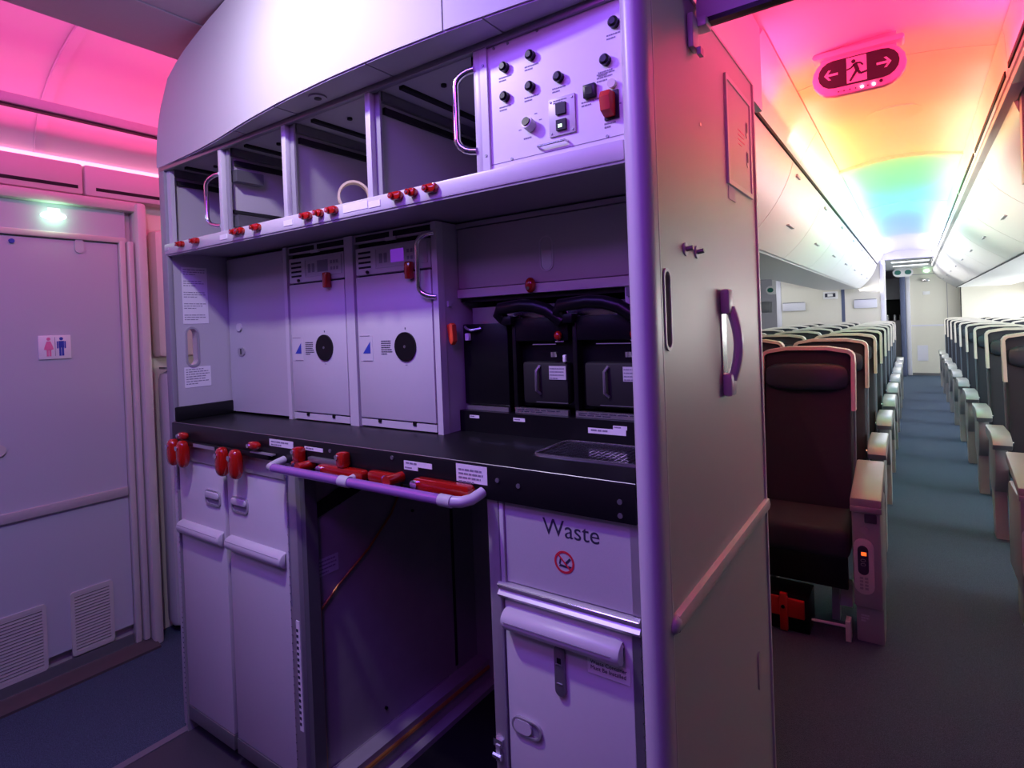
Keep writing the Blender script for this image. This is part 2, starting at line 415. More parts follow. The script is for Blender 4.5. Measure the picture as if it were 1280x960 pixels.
# aircraft door surround beyond the lavatory
wd = struct(box('wall_left_door', 'door_liner', -3.05, -2.93, 1.20, 3.2, 0.0, 1.985), 'entry door lining beyond the lavatory')
MB().box(-2.94, -2.84, 1.245, 1.60, 1.275, 1.87, 0.03).build('upper_liner', 'door_liner', wd)
MB().box(-2.90, -2.79, 1.245, 1.60, 0.03, 1.215, 0.04).build('door_bustle', 'fascia_white', wd)
MB().box(-2.80, -2.78, 1.30, 1.60, 0.05, 0.55, 0.03).build('bustle_cover', 'fascia_white', wd)
MB().prism([(1.25, 1.235), (1.40, 1.222), (1.40, 1.216), (1.25, 1.225)], 'X', -2.86, -2.80).build('latch_handle', 'alu_dark', wd)
struct(box('wall_left_back', 'door_liner', -3.6, -3.05, 3.2, 3.25, 0, 2.4), 'partition behind the left aisle')
struct(box('wall_back', 'soffit_grey', -4.2, 2.4, -2.25, -2.2, 0, 2.6), 'wall across the entry area')

lamp = thing('door_lamp', 'small glowing green oval lamp above the lavatory door', 'lamp', (-2.85, 0.87, 1.86))
MB().ell((-2.848, 0.872, 1.879), 0.016, 0.044, 0.017).build('lens', 'lamp_green', lamp)
box('caption_plate', 'paper', -2.852, -2.847, 0.852, 0.895, 1.897, 1.912, lamp)
lp = bpy.data.lights.new('door_lamp_light', 'POINT'); lp.energy = 0.25; lp.color = (0.4, 1.0, 0.55); lp.shadow_soft_size = 0.02
lo = bpy.data.objects.new('door_lamp_light', lp); COL.objects.link(lo); lo.location = (-2.81, 0.872, 1.875)

rs = thing('restroom_sign', 'white plaque with pink woman and blue man on the lavatory door', 'sign', (-2.85, 0.857, 1.30))
MB().box(-2.8505, -2.844, 0.803, 0.911, 1.300, 1.395, 0.002).build('plaque', 'paper', rs)
def figure(yc, m, woman):
    mb = MB(); x0, x1 = -2.8442, -2.8430
    mb.cyl((x0, yc, 1.381), (x1, yc, 1.381), 0.0065, 14)
    if woman:
        mb.prism([(yc-0.006, 1.372), (yc-0.013, 1.352), (yc-0.016, 1.340), (yc-0.006, 1.336), (yc+0.006, 1.336), (yc+0.016, 1.340), (yc+0.013, 1.352), (yc+0.006, 1.372)], 'X', x0, x1)
        mb.box(x0, x1, yc-0.0075, yc-0.001, 1.312, 1.338); mb.box(x0, x1, yc+0.001, yc+0.0075, 1.312, 1.338)
    else:
        mb.box(x0, x1, yc-0.009, yc+0.009, 1.345, 1.372); mb.box(x0, x1, yc-0.015, yc-0.0105, 1.342, 1.371); mb.box(x0, x1, yc+0.0105, yc+0.015, 1.342, 1.371)
        mb.box(x0, x1, yc-0.008, yc-0.001, 1.312, 1.346); mb.box(x0, x1, yc+0.001, yc+0.008, 1.312, 1.346)
    return mb.build('pictogram', m, rs)
figure(0.836, 'print_pink', True); figure(0.878, 'print_blue', False)
box('divider_line', 'print_grey', -2.8442, -2.8433, 0.8563, 0.8577, 1.312, 1.388, rs)

# ================================================================== GALLEY
g = thing('galley_unit', 'grey aircraft galley with open upper lockers, ovens bay and rounded header', 'galley', (-1.25, 1.36, 0))
LX, RX, BY = -2.10, -0.410, 1.75
# shell
slot_s = stadium(1.003, 1.386, 0.013, 0.068)
sp = MB().plate_hole([(0.972, 0.0), (BY, 0.0), (BY, 2.02), (0.972, 2.02)], [slot_s], 'X', -0.384, -0.36).build('side_panel', 'laminate_side', g)
MB().ring(stadium(1.003, 1.386, 0.018, 0.074), slot_s, 'X', -0.361, -0.3565).build('slot_rim', 'laminate_light', sp)
box('slot_pocket', 'column_paint', -0.392, -0.3855, 0.98, 1.03, 1.30, 1.47, sp)
for z in (1.345, 1.43): MB().cyl((-0.3855, 1.003, z), (-0.382, 1.003, z), 0.004, 10).build('screw', 'alu_dark', sp)
col_pts = [(-0.406, 0.970), (-0.406, 0.955)]+[(-0.382-0.024*math.cos(R(a)), 0.955-0.030*math.sin(R(a))) for a in range(15, 180, 15)]+[(-0.358, 0.955), (-0.358, 0.970)]
MB().prism(col_pts, 'Z', 0.0, 2.36).build('corner_column', 'column_paint', g)
box('edge_joint', 'laminate_light', -0.3600, -0.3575, 0.9705, 0.976, 0.0, 2.02, g)
MB().box(-0.3600, -0.355, BY-0.008, BY+0.004, 0.0, 2.02).build('rear_edge', 'laminate_light', g)
box('top_edge', 'alu', -0.386, -0.357, 0.975, BY, 2.02, 2.026, g)
slot_l = stadium(1.030, 1.333, 0.017, 0.064)
wlft = MB().plate_hole([(FY+0.01, 0.0), (BY, 0.0), (BY, 1.97), (FY+0.01, 1.97)], [slot_l], 'X', LX-0.03, LX).build('left_end_panel', 'laminate', g)
MB().ring(stadium(1.030, 1.333, 0.023, 0.071), slot_l, 'X', LX-0.001, LX+0.005).build('slot_rim', 'alu', wlft)
MB().box(LX-0.032, LX+0.006, FY-0.004, FY+0.014, 1.0, 1.965, 0.003).build('front_edge', 'laminate_dark', g)
box('back_panel', 'laminate_dark', LX, -0.384, BY-0.02, BY, 0.0, 2.0, g)
box('locker_back', 'laminate', LX, -0.41, 1.62, 1.64, 1.68, 1.95, g)
# shelf with lip
sh = MB().box(LX, RX, FY+0.004, 1.72, 1.660, 1.682).build('shelf', 'laminate_dark', g)
MB().box(LX-0.01, RX, FY-0.006, FY+0.012, 1.652, 1.690, 0.005).build('shelf_lip', 'laminate_light', g)
MB().box(LX-0.01, RX, FY-0.002, FY+0.02, 1.648, 1.6525).build('lip_underside', 'laminate_dark', g)
# top
box('locker_top', 'soffit_grey', LX-0.02, RX, FY, 1.72, 1.952, 1.975, g)
MB().box(LX-0.02, RX, FY-0.005, FY+0.012, 1.940, 1.956, 0.002).build('top_rail', 'alu_dark', g)
for x in (-1.740, -1.410, -1.068, -0.732):
    MB().box(x-0.008, x+0.008, FY+0.012, 1.63, 1.682, 1.952).build('divider', 'laminate', g)
    MB().box(x-0.009, x+0.009, FY-0.002, FY+0.014, 1.688, 1.942, 0.002).build('divider_edge', 'laminate_light', g)
    box('divider_return', 'laminate_dark', x+0.008, x+0.026, FY+0.014, FY+0.020, 1.684, 1.950, g)
MB().box(LX, LX+0.03, FY+0.006, FY+0.02, 1.688, 1.942).build('divider_edge', 'laminate_light', g)
for x0, x1 in ((LX, -1.748), (-1.732, -1.418), (-1.402, -1.076), (-1.060, -0.740)):
    box('runner', 'dark_gap', x0+0.0005, x0+0.010, FY+0.04, 1.60, 1.898, 1.914, g)
    box('runner', 'alu_dark', x0+0.0005, x0+0.012, FY+0.03, 1.60, 1.926, 1.950, g)
    box('runner', 'dark_gap', x0+0.06, x0+0.075, FY+0.04, 1.60, 1.9435, 1.9525, g)
    MB().box(x0+0.002, x0+0.05, FY+0.03, FY+0.06, 1.683, 1.690).build('stop_plate', 'paper_grey', g)
    MB().cyl((x0+0.15, FY+0.10, 1.953), (x0+0.15, FY+0.10, 1.946), 0.007, 10).build('stud', 'dark_gap', g)
    MB().box(x1-0.03, x1-0.001, FY+0.03, FY+0.055, 1.930, 1.950).build('stop_block', 'black_plastic', g)
box('wall_bracket', 'alu_dark', -1.7315, -1.70, FY+0.03, FY+0.12, 1.845, 1.88, g)
box('wall_bracket', 'alu_dark', -1.7315, -1.70, FY+0.03, FY+0.12, 1.705, 1.74, g)
box('runner', 'dark_gap', -1.7315, -1.722, FY+0.03, 1.6, 1.748, 1.758, g)
def grab(x, z0, z1, dx, y=FY, r=0.0065, dy=-0.012):
    pts = [(x, y, z1)]
    for i in range(1, 6): a = R(90*i/5); pts.append((x-dx*0.45*0-dx*math.sin(a), y+dy*math.sin(a), z1-0.03*(1-math.cos(a))))
    for i in range(0, 6): a = R(90*i/5); pts.append((x-dx*math.cos(a), y+dy*math.cos(a), z0+0.03*(1-math.sin(a))))
    return MB().tube(pts, r, 12).build('grab_handle', 'chrome', g)
grab(-1.746, 1.708, 1.868, 0.058); grab(-0.740, 1.735, 1.905, 0.042, r=0.008)
# header -------------------------------------------------------------
hp = [(-2.14, 0.956), (-2.02, 0.953), (-1.85, 0.944), (-1.70, 0.929), (-1.48, 0.899), (-1.30, 0.881), (-1.10, 0.871), (-0.90, 0.870), (-0.74, 0.877), (-0.56, 0.893), (-0.41, 0.915)]
def ztop(x):
    t = min(max((x+2.14)/0.62, 0), 1)
    return 2.17+0.19*math.sqrt(max(0, 1-(1-t)**2.2))
def yfront(x):
    for (xa, ya), (xb, yb) in zip(hp, hp[1:]):
        if xa <= x <= xb:
            t = (x-xa)/(xb-xa); return ya+(yb-ya)*t
    return hp[-1][1]
def header(x0, x1):
    mb = MB(); n = 22; F, T, Bk = [], [], []
    nz = 6
    grid = []
    for i in range(n+1):
        x = x0+(x1-x0)*i/n; z1 = ztop(x); rowv = []
        for k in range(nz+1):
            z = 1.957+(z1-1.957)*k/nz
            rowv.append(mb.bm.verts.new((x, yfront(x)+0.02*(k/nz)**2, z)))
        rowv.append(mb.bm.verts.new((x, 1.30, z1)))
        rowv.append(mb.bm.verts.new((x, 1.30, 1.977)))
        rowv.append(mb.bm.verts.new((x, FY-0.004, 1.977)))
        rowv.append(mb.bm.verts.new((x, FY-0.004, 1.957)))
        grid.append(rowv)
    m = len(grid[0])
    for i in range(n):
        for k in range(m): mb.bm.faces.new((grid[i][k], grid[i+1][k], grid[i+1][(k+1) % m], grid[i][(k+1) % m]))
    mb.bm.faces.new(grid[0]); mb.bm.faces.new(grid[-1][::-1])
    return mb.build('header_fascia', 'fascia_white', g)
header(-2.14, -0.752); header(-0.748, -0.41)
# soffit under the header
def soffit(x0, x1):
    xs = [x0+(x1-x0)*i/6 for i in range(7)]
    return MB().prism([(x, yfront(x)+0.004) for x in xs]+[(x1, FY-0.0045), (x0, FY-0.0045)] , 'Z', 1.9535, 1.9575).build('soffit_panel', 'soffit_grey', g)
for a, b in ((-2.10, -1.90), (-1.895, -1.585), (-1.58, -1.34), (-1.335, -0.975), (-0.97, -0.66), (-0.655, -0.412)): soffit(a, b)
for x in (-1.20,):
    MB().cyl((x, 0.918, 1.9535), (x, 0.918, 1.949), 0.022, 20).build('downlight', 'soffit_grey', g)
    MB().cyl((x, 0.918, 1.949), (x, 0.918, 1.947), 0.009, 14).build('downlight_lens', 'black_plastic', g)

# shelf latches (red turn buttons)
def latch_prone(x, z, y=FY-0.004, L=0.034, turn=0):
    o = MB().prism(stadium(x, z, L*0.5, 0.010), 'Y', y-0.016, y, 0.004).build('latch', 'red_latch', g)
    MB().cyl((x-L*0.22, y-0.014, z), (x-L*0.22, y-0.022, z), 0.007, 12).build('latch_hub', 'red_latch', o)
    MB().cyl((x-L*0.22, y-0.020, z), (x-L*0.22, y-0.0235, z), 0.0035, 10).build('latch_screw', 'chrome', o)
for x, L in ((-1.979, 0.030), (-1.885, 0.036), (-1.648, 0.032), (-1.618, 0.022), (-1.540, 0.036), (-1.306, 0.036), (-1.252, 0.024), (-1.200, 0.036), (-0.970, 0.036), (-0.919, 0.024), (-0.863, 0.038)):
    latch_prone(x, 1.676, L=L)
for x in (-1.725, -1.395, -1.050): box('number_tag', 'paper', x-0.02, x+0.02, FY-0.0075, FY-0.006, 1.663, 1.678, g)
for x in (-2.085,): box('number_tag', 'paper_grey', x-0.012, x+0.012, FY-0.0075, FY-0.006, 1.665, 1.675, g)
box('tag_plate', 'paper', -1.165, -1.075, FY-0.0072, FY-0.006, 1.664, 1.684, g)

# control panel -------------------------------------------------------
cp = thing('control_panel', 'white galley switch panel with black knobs and a red guarded switch', 'control panel', (-0.56, FY, 1.69))
box('face_plate', 'panel_white', -0.706, -0.411, FY+0.004, FY+0.016, 1.690, 1.950, cp)
box('edge_post', 'laminate_light', -0.724, -0.706, FY-0.002, FY+0.03, 1.690, 1.942, cp)
box('lower_seam', 'print_grey', -0.706, -0.411, FY+0.0033, FY+0.0045, 1.6995, 1.7005, cp)
PY = FY+0.004
def knob(x, z, r=0.0098):
    k = MB().cyl((x, PY, z), (x, PY-0.010, z), r, 18).cyl((x, PY-0.010, z), (x, PY-0.014, z), r*0.92, 18, r*0.6).build('knob', 'black_plastic', cp)
for x, z in ((-0.663, 1.888), (-0.600, 1.893), (-0.664, 1.829), (-0.603, 1.833), (-0.539, 1.834), (-0.442, 1.838), (-0.423, 1.899)):
    knob(x, z)
    dashes('lettering', x-0.017, x+0.017, z-0.0165, 2, 0.006, PY, cp, h=0.0025, seed=int(z*1000))
dashes('lettering', -0.462, -0.424, 1.818, 3, 0.006, PY, cp, h=0.0025, seed=5)
box('square_switch', 'black_plastic', -0.487, -0.463, PY-0.009, PY, 1.779, 1.803, cp, 0.001)
box('square_switch_lens', 'black_matte', -0.482, -0.468, PY-0.0098, PY-0.009, 1.784, 1.798, cp)
dashes('lettering', -0.495, -0.455, 1.776, 2, 0.006, PY, cp, h=0.0025, seed=9)
MB().cyl((-0.431, PY, 1.793), (-0.431, PY-0.008, 1.793), 0.008, 16).build('push_button', 'seat_rim', cp)
ip = MB().box(-0.564, -0.507, PY-0.004, PY, 1.725, 1.797, 0.001).build('switch_plate', 'laminate_light', cp)
box('indicator', 'black_plastic', -0.546, -0.525, PY-0.009, PY-0.004, 1.763, 1.784, ip)
box('indicator', 'black_plastic', -0.546, -0.525, PY-0.009, PY-0.004, 1.733, 1.753, ip)
box('indicator_light', 'display_green', -0.541, -0.533, PY-0.0096, PY-0.009, 1.738, 1.744, ip)
dashes('lettering', -0.553, -0.518, 1.792, 2, 0.004, PY-0.004, ip, h=0.002, seed=3)
for x in (-0.559, -0.513):
    for z in (1.731, 1.791): MB().cyl((x, PY-0.004, z), (x, PY-0.0055, z), 0.0022, 8).build('screw', 'alu_dark', ip)
MB().cyl((-0.607, PY, 1.758), (-0.607, PY-0.018, 1.762), 0.012, 18).build('rotary_switch', 'laminate_light', cp)
MB().cyl((-0.607, PY-0.018, 1.762), (-0.607, PY-0.021, 1.7627), 0.0085, 16).build('rotary_cap', 'black_plastic', cp)
for k, (dx, dz) in enumerate(((-0.02, 0.012), (0.012, 0.02), (0.022, 0.006), (-0.026, -0.004))): box('scale_mark', 'print_grey', -0.607+dx-0.003, -0.607+dx+0.003, PY-0.0006, PY, 1.760+dz-0.0008, 1.760+dz+0.0008, cp)
dashes('lettering', -0.625, -0.590, 1.738, 1, 0.006, PY, cp, h=0.003, seed=4)
MB().prism([(PY, 1.735), (PY-0.012, 1.735), (PY-0.026, 1.742), (PY-0.030, 1.765), (PY-0.024, 1.776), (PY, 1.778)], 'X', -0.446, -0.426, 0.002).build('switch_guard', 'red_matte', cp)
box('guard_base', 'black_plastic', -0.448, -0.420, PY-0.004, PY, 1.731, 1.781, cp)
dashes('lettering', -0.450, -0.424, 1.727, 2, 0.006, PY, cp, h=0.003, seed=8)
dashes('lettering', -0.420, -0.412, 1.757, 1, 0.006, PY, cp, h=0.002, seed=8)
MB().tube([(-0.590, PY, 1.712), (-0.588, PY-0.010, 1.712), (-0.528, PY-0.010, 1.712), (-0.526, PY, 1.712)], 0.0022, 8).build('pull_handle', 'steel_bright', cp)
for x, z in ((-0.655, 1.703), (-0.445, 1.703), (-0.655, 1.935), (-0.585, 1.938), (-0.69, 1.935)): MB().cyl((x, PY, z), (x, PY-0.0015, z), 0.003, 8).build('screw', 'alu_dark', cp)
for z in (1.72, 1.905): MB().cyl((-0.715, FY-0.002, z), (-0.715, FY-0.0035, z), 0.003, 8).build('screw', 'alu_dark', cp)

# side panel fittings --------------------------------------------------
SX = -0.36
hr = MB()
hr.prism([(SX, 0.815), (SX+0.010, 0.818), (SX+0.013, 0.830), (SX+0.010, 0.846), (SX, 0.849)], 'Y', 0.985, BY+0.004)
hr.build('bumper_rail', 'lav_frame', g)
MB().ell((SX+0.002, 0.985, 0.832), 0.011, 0.022, 0.017).build('rail_end', 'lav_frame', g)
ah = thing('assist_handle', 'curved violet grab handle on the galley side panel', 'handle', (SX, 1.375, 1.19))
MB().box(SX, SX+0.022, 1.345, 1.388, 1.375, 1.432, 0.007).build('handle_end', 'column_paint', ah)
MB().box(SX, SX+0.022, 1.345, 1.388, 1.188, 1.240, 0.007).build('handle_end', 'column_paint', ah)
gp = [(SX+0.016+0.016*math.sin(math.pi*i/10), 1.372, 1.225+0.165*i/10) for i in range(11)]
MB().tube(gp, 0.011, 10).build('grip', 'column_paint', ah)
MB().box(SX+0.0003, SX+0.003, 1.348, 1.384, 1.235, 1.380).build('backing', 'steel_bright', ah)
for y in (1.115, 1.185):
    k = MB().cyl((SX, y, 1.503), (SX+0.003, y, 1.503), 0.013, 16).build('coat_hook', 'column_paint', g)
    MB().cyl((SX+0.003, y, 1.503), (SX+0.016, y, 1.505), 0.005, 10).build('hook_pin', 'alu_dark', k)
hb = box('access_hatch', 'laminate_side', SX-0.001, SX+0.003, 1.455, 1.690, 1.700, 1.945, g)
MB().ring([(1.445, 1.69), (1.70, 1.69), (1.70, 1.955), (1.445, 1.955)], [(1.457, 1.702), (1.688, 1.702), (1.688, 1.943), (1.457, 1.943)], 'X', SX, SX+0.006).build('hatch_frame', 'laminate_light', hb)
for z in (1.79, 1.87): 
    MB().prism(stadium(1.655, z, 0.012, 0.022), 'X', SX+0.003, SX+0.0045).build('hatch_latch', 'alu', hb)
    MB().prism(stadium(1.652, z+0.004, 0.007, 0.014), 'X', SX+0.0045, SX+0.0052).build('latch_hole', 'print_dark', hb)
dashes('lettering', 1.56, 1.63, 1.85, 4, 0.012, SX+0.003, hb, m='print_pink', face='+X', seed=2, h=0.003)
box('data_plate', 'paper_grey', SX, SX+0.0015, 1.455, 1.52, 1.655, 1.688, g)
MB().cyl((SX, 1.236, 1.776), (SX+0.003, 1.236, 1.776), 0.004, 10).build('stud', 'chrome', g)
MB().prism(stadium(1.60, 0.43, 0.012, 0.05), 'X', SX, SX+0.004).build('kick_latch', 'alu', g)
br = MB().box(SX, SX+0.012, 1.175, 1.215, 1.915, 1.985, 0.003).build('curtain_bracket', 'column_paint', g)
MB().box(SX+0.004, SX+0.03, 1.205, 1.245, 1.965, 1.985, 0.003).build('bracket_arm', 'column_paint', br)
MB().box(SX+0.012, SX+0.02, 1.195, 1.215, 1.905, 1.92).build('bracket_clip', 'alu_dark', br)

# left end wall notices -------------------------------------------------
n1 = box('paper_notice', 'paper', LX, LX+0.0012, 1.004, 1.092, 1.415, 1.615, g)
for k in range(5): dashes('lettering', 1.008, 1.085, 1.607-k*0.040, 3, 0.008, LX+0.0012, n1, face='+X', seed=20+k, h=0.0025)
n2 = box('paper_notice', 'paper', LX, LX+0.0012, 1.000, 1.092, 1.190, 1.262, g)
dashes('lettering', 1.005, 1.086, 1.255, 7, 0.0085, LX+0.0012, n2, face='+X', seed=31, h=0.003)

# cabinet + oven bank ----------------------------------------------------
OY = 1.165
cb = thing('storage_cabinet', 'plain violet-grey cabinet with a key lock beside the ovens', 'cabinet', (-1.91, OY, 1.08))
box('body', 'laminate_dark', -2.098, -1.725, OY+0.02, BY-0.03, 1.085, 1.655, cb)
cd = box('door', 'laminate', -2.094, -1.738, OY, OY+0.018, 1.088, 1.648, cb)
MB().prism(stadium(-2.022, 1.397, 0.016, 0.014), 'Y', OY-0.006, OY).build('latch', 'laminate_light', cd)
MB().prism(stadium(-2.015, 1.308, 0.022, 0.015), 'Y', OY-0.004, OY).build('key_lock', 'alu', cd)
box('key_slot', 'black_plastic', -2.019, -2.013, OY-0.005, OY-0.004, 1.298, 1.318, cd)
box('hinge_strip', 'print_grey', -1.7375, -1.735, OY-0.001, OY+0.01, 1.09, 1.64, cb)
box('door_tag', 'paper_grey', -1.758, -1.744, OY-0.001, OY, 1.605, 1.63, cd)
for x0, x1 in ((-1.734, -1.716), (-1.420, -1.382), (-1.062, -1.043)):
    box('oven_post', 'laminate_light', x0, x1, OY-0.006, OY+0.02, 1.08, 1.655, g)
for x0, x1 in ((-1.716, -1.420), (-1.382, -1.062)):
    xm = (x0+x1)/2
    vb = box('vent_panel', 'laminate', x0, x1, OY+0.002, OY+0.012, 1.628, 1.655, g)
    box('vent_opening', 'dark_gap', x0+0.008, xm-0.008, OY+0.0012, OY+0.003, 1.634, 1.650, vb)
    box('vent_opening', 'dark_gap', xm+0.008, x1-0.008, OY+0.0012, OY+0.003, 1.634, 1.650, vb)
    MB().box(xm-0.022, xm+0.022, OY-0.004, OY+0.004, 1.624, 1.634, 0.002).build('vent_catch', 'laminate_light', vb)
    box('oven_gap', 'dark_gap', x0, x1, OY+0.02, OY+0.025, 1.08, 1.63, g)
box('oven_side', 'laminate', -1.062, -1.045, OY+0.02, BY-0.03, 1.08, 1.655, g)
grab(-1.050, 1.452, 1.625, 0.045, y=OY-0.006, r=0.0075, dy=-0.02)
def oven(x0, x1, lab, bright):
    t = thing('galley_oven', lab, 'oven', ((x0+x1)/2, OY+0.2, 1.08), 'galley ovens')
    W = x1-x0
    box('body', 'laminate_dark', x0+0.012, x1-0.012, OY+0.026, BY-0.04, 1.085, 1.62, t)
    d = MB().box(x0+0.008, x1-0.008, OY-0.004, OY+0.022, 1.108, 1.528, 0.003).build('door', 'laminate_light', t)
    cpn = MB().box(x0+0.008, x1-0.008, OY-0.002, OY+0.022, 1.533, 1.614, 0.003).build('control_unit', 'laminate_light', t)
    box('sill', 'laminate_light', x0+0.008, x1-0.008, OY-0.002, OY+0.022, 1.084, 1.104, t)
    for fx in (0.28, 0.72): box('sill_catch', 'black_plastic', x0+W*fx-0.006, x0+W*fx+0.006, OY-0.005, OY, 1.097, 1.107, t)
    for i in range(4): box('vent_slit', 'dark_gap', x0+0.022, x0+0.075, OY-0.003, OY-0.0018, 1.552+i*0.0145, 1.558+i*0.0145, cpn)
    dp = MB().ring([(x0+0.095, 1.548), (x1-0.018, 1.548), (x1-0.018, 1.607), (x0+0.095, 1.607)], [(x0+0.099, 1.552), (x1-0.022, 1.552), (x1-0.022, 1.603), (x0+0.099, 1.603)], 'Y', OY-0.004, OY-0.001).build('bezel', 'paper_grey', cpn)
    box('screen_panel', 'laminate', x0+0.099, x1-0.022, OY-0.0028, OY-0.0018, 1.552, 1.603, cpn)
    box('screen', 'display_violet' if bright else 'print_grey', x0+0.160, x0+0.212, OY-0.0036, OY-0.0028, 1.560, 1.597, cpn)
    for i in range(3):
        for j in range(2): box('key', 'print_grey', x0+0.225+i*0.014, x0+0.233+i*0.014, OY-0.0036, OY-0.0028, 1.562+j*0.02, 1.572+j*0.02, cpn)
    for i in range(2): box('key', 'print_grey', x0+0.112+i*0.02, x0+0.124+i*0.02, OY-0.0036, OY-0.0028, 1.562, 1.590, cpn)
    MB().cyl((x0+0.062, OY-0.003, 1.540), (x0+0.062, OY-0.008, 1.540), 0.005, 10).build('catch', 'black_plastic', cpn)
    xr = x1-0.078
    lt = MB().box(xr-0.012, xr+0.012, OY-0.024, OY-0.004, 1.505, 1.555, 0.006).build('door_latch', 'red_latch', t)
    box('latch_base', 'black_plastic', xr-0.022, xr-0.010, OY-0.012, OY-0.002, 1.522, 1.540, lt)
    xd = x1-0.112
    ds = MB().cyl((xd, OY-0.004, 1.319), (xd, OY-0.009, 1.319), 0.041, 32).build('round_port', 'black_plastic', d)
    MB().cyl((xd, OY-0.009, 1.319), (xd, OY-0.0105, 1.319), 0.004, 10).build('port_screw', 'alu_dark', ds)
    box('port_mark', 'print_dark', xd-0.0015, xd+0.0015, OY-0.0046, OY-0.004, 1.367, 1.373, d)
    box('port_mark', 'print_grey', xd-0.004, xd+0.004, OY-0.0046, OY-0.004, 1.266, 1.268, d)
    dashes('lettering', xd-0.100, xd-0.055, 1.337, 7, 0.0062, OY-0.004, d, m='print_dark', h=0.003, seed=41)
    st = box('sticker', 'laminate_light', x0+0.018, x0+0.072, OY-0.0048, OY-0.004, 1.277, 1.353, d)
    MB().prism([(x0+0.030, 1.300), (x0+0.062, 1.300), (x0+0.062, 1.335)], 'Y', OY-0.0055, OY-0.0048).build('sticker_mark', 'print_blue', st)
    box('sticker_line', 'print_grey', x0+0.018, x0+0.060, OY-0.0055, OY-0.0048, 1.351, 1.353, st)
    box('sticker_line', 'print_grey', x0+0.030, x0+0.070, OY-0.0055, OY-0.0048, 1.277, 1.279, st)
oven(-1.716, -1.420, 'galley oven with black round port next to the plain lock cabinet', False)
oven(-1.382, -1.062, 'galley oven with glowing violet screen next to the coffee makers', True)

# coffee bay -------------------------------------------------------------
CY = 1.245
fp = MB().box(-1.043, -0.415, CY, CY+0.02, 1.474, 1.640, 0.003).build('flap_door', 'laminate', g)
box('flap_top_rail', 'alu', -1.043, -0.415, CY-0.003, CY+0.02, 1.642, 1.655, g)
MB().box(-1.043, -0.415, CY-0.008, CY+0.02, 1.448, 1.472, 0.002).build('flap_lower_rail', 'laminate_light', g)
MB().ring(stadium(-0.752, 1.545, 0.020, 0.045), stadium(-0.752, 1.545, 0.0165, 0.0415), 'Y', CY-0.003, CY+0.001).build('flap_latch_rim', 'laminate_light', fp)
MB().prism([(x, min(z, 1.555)) for x, z in stadium(-0.752, 1.545, 0.0155, 0.0405)], 'Y', CY-0.002, CY).build('flap_latch', 'alu', fp)
MB().ell((-0.795, CY-0.014, 1.468), 0.015, 0.012, 0.020).build('latch', 'red_latch', g)
MB().cyl((-0.795, CY-0.024, 1.460), (-0.795, CY-0.0275, 1.460), 0.005, 10).build('latch_screw', 'chrome', g)
box('coffee_back', 'black_matte', -1.043, -0.412, 1.50, 1.51, 1.08, 1.45, g)
box('coffee_roof', 'black_matte', -1.043, -0.412, CY+0.01, 1.5, 1.436, 1.447, g)
MB().box(-1.02, -0.50, CY+0.03, CY+0.05, 1.37, 1.42).build('steel_backsplash', 'steel_bright', g)
box('water_bracket', 'laminate_light', -0.545, -0.535, CY+0.0, CY+0.03, 1.375, 1.447, g)
ts = MB().cyl((-0.515, CY+0.005, 1.395), (-0.515, CY+0.005, 1.425), 0.016, 14).build('water_tap', 'chrome', g)
MB().box(-0.54, -0.49, CY-0.005, CY+0.02, 1.425, 1.447).build('tap_body', 'alu_dark', ts)
MB().prism([(-1.046, 1.375), (-1.033, 1.38), (-1.026, 1.375), (-1.024, 1.33), (-1.032, 1.32), (-1.040, 1.33)], 'Y', CY-0.055, CY-0.035, 0.003).build('pull_tab', 'orange_red', g)
box('wall_switch', 'paper_grey', -1.0447, -1.040, CY-0.05, CY-0.035, 1.425, 1.44, g)
ledge = box('ledge', 'black_plastic', -1.043, -0.412, CY-0.015, 1.5, 1.08, 1.137, g)
def lbl(x0, x1, z0, z1, y, par, m='paper', nl=1, seed=1):
    o = box('label_strip', m, x0, x1, y-0.001, y, z0, z1, par)
    dashes('lettering', x0+(x1-x0)*0.08, x1-(x1-x0)*0.08, z1-(z1-z0)*0.25, nl, (z1-z0)/(nl+0.4), y-0.001, o, h=(z1-z0)/(nl+0.4)*0.45, seed=seed)
    return o
lbl(-1.008, -0.975, 1.118, 1.126, CY-0.015, g, seed=51); lbl(-0.862, -0.826, 1.118, 1.127, CY-0.015, g, seed=52)
lbl(-0.645, -0.548, 1.104, 1.117, CY-0.015, g, seed=53); lbl(-0.580, -0.545, 1.117, 1.126, CY-0.015, g, seed=54)
